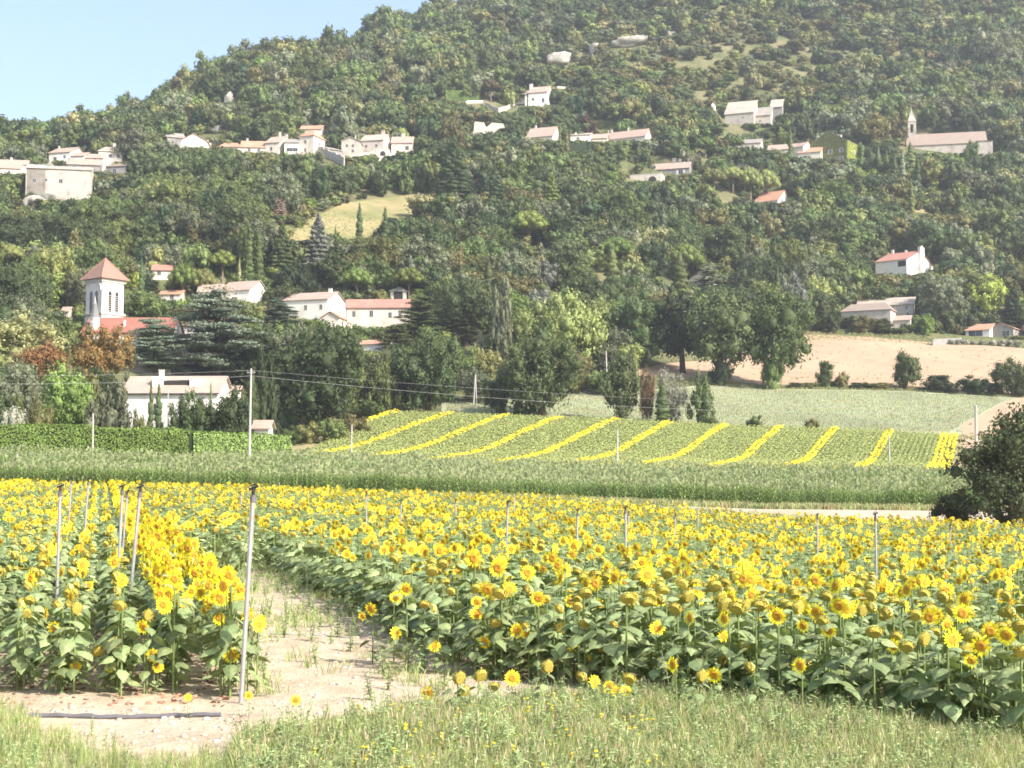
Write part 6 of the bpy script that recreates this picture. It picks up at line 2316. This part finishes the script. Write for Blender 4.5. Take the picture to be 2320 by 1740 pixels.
srcl = [tuft(i, 7, .34, .16, .03, [M_low, M_dry], lean=.5) for i in range(3)] + [tuft(9 + i, 7, .3, .16, .03, [M_dry, M_low], lean=.5) for i in range(2)]
P, Va = [], []
for k in range(46):
    y0 = 285 + k * 1.36
    x = -14.0
    while x < 118:
        yy = y0 + (x - 50) * .12 + random.uniform(-.15, .15)
        px = 1160 + F * x / yy
        top = float(np.interp(px, [1000, 1200, 1480, 1600, 2200, 2330], [298, 318, 333, 345, 344, 344]))
        if 285 < yy < top and 1010 < px < np.interp(yy, [285, 345], [2140, 2300]):
            P.append((x, yy, 0))
            Va.append(random.randrange(3) if (k % 7) else 3 + random.randrange(2))
        x += .42
P = np.array(P)
P[:, 2] = G(P[:, 0], P[:, 1]) + .1
n = len(P)
s = RNG.uniform(.8, 1.25, n)
scatter('low_row_crop', P, np.stack([np.zeros(n), np.zeros(n), RNG.uniform(0, 6.28, n)], 1), np.stack([s * 1.2, s * 1.2, s], 1), Va, srcl, 'pale grey-green low crop in faint rows above the striped sunflowers')

# ------------------------------------------------------------------ verge: grass, weeds, clods
M_gr = leafmat('verge_grass', (.285, .355, .12), var=.35, hue=.02, transl=.3, oscale=2)
M_st = leafmat('verge_straw', (.41, .39, .20), var=.3, hue=.01, transl=.3, oscale=2)
M_sd = leafmat('grass_seedhead', (.46, .37, .25), var=.3, transl=.2, oscale=2)
M_wd = leafmat('weed_leaf', (.27, .335, .14), var=.3, hue=.02, transl=.25, oscale=2)
M_yf = leafmat('small_yellow_flower', (.85, .60, .02), var=.15, hue=.01, transl=.2)


def weed(seed, h, flowers=0, spike=False):
    rd = random.Random(seed)
    b = MB()
    for st in range(3 if not spike else 2):
        a = rd.uniform(0, 6.28)
        tx, ty = .16 * h * math.cos(a), .16 * h * math.sin(a)
        hh_ = h * rd.uniform(.75, 1.1)
        b.tube([(0, 0, -.02), (tx * .5, ty * .5, hh_ * .6), (tx, ty, hh_)], [.005, .004, .002], 3, 0, False)
        for k in range(11):
            t = .12 + .8 * k / 10
            a2 = k * 2.4 + st
            L = (.085 if not spike else .08) * (1.15 - .6 * t)
            M = Matrix.Translation((tx * t, ty * t, hh_ * t)) @ Matrix.Rotation(a2, 4, 'Z') @ Matrix.Rotation(R(rd.uniform(-30, 20)), 4, 'Y') @ Matrix.Diagonal((L, L * .42, L, 1))
            b.add(FARV, FARF, 0, M)
        if spike:
            for k in range(26):
                t = .62 + .42 * k / 25
                a2 = k * 2.4
                r_ = .022 * (1.1 - (t - .62) * 1.6)
                c = Vector((tx * t + r_ * math.cos(a2), ty * t + r_ * math.sin(a2), hh_ * t))
                b.add([c + Vector((-.012, 0, 0)), c + Vector((.012, .004, 0)), c + Vector((0, .0, .022))], [(0, 1, 2)], 1)
        if flowers:
            M = Matrix.Translation((tx, ty, hh_)) @ Matrix.Rotation(R(rd.uniform(10, 60)), 4, 'X')
            V = [(.018 * math.cos(j * PI / 4), .018 * math.sin(j * PI / 4), 0) for j in range(8)] + [(0, 0, .006)]
            b.add(V, [(j, (j + 1) % 8, 8) for j in range(8)], 2, M)
    return b.mesh('weed', [M_wd, M_st, M_yf])


mg = [M_gr, M_st, M_sd]
srcg = [tuft(i, 20, .30, .13, .0036, mg, .05) for i in range(5)]
srcg += [tuft(20 + i, 12, .34, .10, .0035, [M_st, M_gr, M_sd], .08, .5, mi=0) for i in range(4)]
srcg += [weed(i, .42) for i in range(4)] + [weed(10 + i, .30, 1) for i in range(2)] + [weed(20 + i, .72, 0, True) for i in range(3)]
srcg += [tuft(40 + i, 14, .22, .12, .005, mg, 0, .6) for i in range(2)]
P, Va, Sc = [], [], []
vx_ = [-200, 60, 330, 520, 560, 760, 950, 1150, 1500, 2000, 2400]
vy_ = [1560, 1600, 1712, 1690, 1665, 1640, 1606, 1590, 1575, 1590, 1610]
for _ in range(27000):
    px = RNG.uniform(-60, 2420)
    d = RNG.uniform(10.6, 17.5)
    x = (px - 1160) / F * d
    py = 1095 + (CAMZ - gz(x, d)) * F / d
    lim = float(np.interp(px, vx_, vy_))
    e = (py - lim) / 60
    if px < 520:
        if RNG.uniform() > (.20 + (.42 if px < 100 else 0) + (.3 if py > 1700 and px > 250 else 0)) * min(1, max(0, e + .2)):
            continue
    elif RNG.uniform() > min(1, max(0, e + .12)):
        continue
    v = RNG.uniform()
    right = np.clip((px - 1250) / 900, 0, 1) * np.clip((py - 1600) / 120, 0, 1)
    if e < .5 and v < .10 and px > 500:
        k = 15 + int(RNG.integers(0, 3)) if (px > 1500 and v < .06) else 9 + int(RNG.integers(0, 4))
    elif v < .035 and px > 700 and px < 1500:
        k = 13 + int(RNG.integers(0, 2))
    elif v < .24 + .30 * right:
        k = 5 + int(RNG.integers(0, 4))
    elif v > .945:
        k = 9 + int(RNG.integers(0, 4))
    else:
        k = int(RNG.integers(0, 5))
    s = RNG.uniform(.65, 1.15) * (.62 if px < 560 else 1) * (1.0 if e > .6 else .8)
    P.append((x, d, 0))
    Va.append(k)
    Sc.append((s, s, s))
# sparse growth on the sandy path and headland
for _ in range(800):
    d = RNG.uniform(16.5, 44)
    s_ = RNG.uniform(1.6, 5.3)
    x = s_ + TANROW * d
    edge = min(abs(s_ - 1.75), abs(s_ - 5.2))
    cl = math.sin(d * 1.3) * math.sin(s_ * 2.1 + d * .5)
    if RNG.uniform() > .28 + .5 * (edge < .5) + .5 * (cl > .55) + .55 * (d > 25):
        continue
    P.append((x, d, 0))
    Va.append(18 + int(RNG.integers(0, 2)) if RNG.uniform() < .7 else 9 + int(RNG.integers(0, 4)))
    s = RNG.uniform(.6, 1.2)
    Sc.append((s * 1.2, s * 1.2, s))
P = np.array(P)
P[:, 2] = G(P[:, 0], P[:, 1])
n = len(P)
scatter('verge_grass', P, np.stack([RNG.normal(0, .08, n), RNG.normal(0, .08, n), RNG.uniform(0, 6.28, n)], 1), Sc, Va, srcg, 'rough grass and weeds of the roadside verge in front of the field')

# bank and meadow grass far off
srcb = [tuft(60 + i, 10, .55, .35, .03, [M_dry, M_wd], 0, .5) for i in range(3)] + [tuft(70 + i, 10, .5, .35, .035, [M_wd, M_dry], 0, .5) for i in range(3)]
P = []
for (pxa, pxb, da, db, cnt, zo) in ((900, 2420, 133.5, 139.5, 2600, .05), (880, 2420, 280.3, 284.5, 1500, .1), (1480, 2420, 346, 352.5, 2200, .1), (1480, 2420, 420, 434, 1500, .1), (1560, 2420, 355, 416, 420, .05), (1100, 2200, 286, 330, 500, .1), (640, 1080, 405, 478, 3000, .15)):
    px = RNG.uniform(pxa, pxb, cnt)
    d = RNG.uniform(da, db, cnt)
    P.append(np.stack([(px - 1160) / F * d, d, G((px - 1160) / F * d, d) + zo], 1))
P = np.concatenate(P)
n = len(P)
va = RNG.integers(0, 6, n)
scatter('bank_grass', P, np.stack([np.zeros(n), np.zeros(n), RNG.uniform(0, 6.28, n)], 1), np.tile(RNG.uniform(.6, 1.3, (n, 1)), (1, 3)), va, srcb, 'dry grass on the banks between the fields and on the meadow')

# clods and pebbles on the bare soil, litter between the rows
M_clod = surf('soil_clod', (.66, .52, .39), (.50, .38, .275), 6, bump=.5)
M_peb = surf('pale_pebble', (.66, .60, .52), (.56, .50, .42), 6)
M_lit = surf('dry_leaf_litter', (.36, .20, .12), (.25, .14, .085), 9)
srcc = []
for i in range(4):
    rr = np.random.default_rng(i)
    V = ICV * rr.uniform(.7, 1.2, (len(ICV), 1)) * np.array([1, .9, .6])
    srcc.append(np_mesh('clod', V, ICF, M_clod if i < 3 else M_peb))
for i in range(3):
    b = MB()
    M = Matrix.Rotation(.4 * i, 4, 'X')
    b.add([(v[0] * 2, v[1] * 2, v[2] * 2 + .6) for v in FARV], FARF, 0, M)
    srcc.append(b.mesh('litter', M_lit))
P, Va, Sc = [], [], []
for _ in range(5200):
    d = 11 + 26 * RNG.uniform() ** 1.6
    px = RNG.uniform(-60, 1500)
    x = (px - 1160) / F * d
    s_ = x - TANROW * d
    bare = (d < 16.4 and px < 1100) or 1.75 < s_ < 5.1
    lit = s_ < 1.75 and d > 16
    if not (bare or lit):
        continue
    P.append((x, d, 0))
    if lit:
        Va.append(4 + int(RNG.integers(0, 3)))
        s = RNG.uniform(.02, .05)
    else:
        Va.append(int(RNG.integers(0, 3)) if RNG.uniform() < .85 else 3)
        s = .012 + .035 * RNG.uniform() ** 3
    Sc.append((s, s, s))
P = np.array(P)
P[:, 2] = G(P[:, 0], P[:, 1])
n = len(P)
scatter('soil_clods', P, np.stack([np.zeros(n), np.zeros(n), RNG.uniform(0, 6.28, n)], 1), Sc, Va, srcc, 'clods, pebbles and dry litter on the bare soil')

# ------------------------------------------------------------------ air
hz = MB().box(-9500, 9500, -200, 9600, -40, 640).mesh('haze', [])
mh_, n, out = newmat('haze_air')
pv = N(n, 'ShaderNodeVolumePrincipled', Density=.00019, Anisotropy=.25)
pv.inputs['Color'].default_value = (.90, .95, 1.0, 1)
n.links.new(pv.outputs[0], out.inputs['Volume'])
hz.materials.append(mh_)
link('haze', hz, kind='stuff')
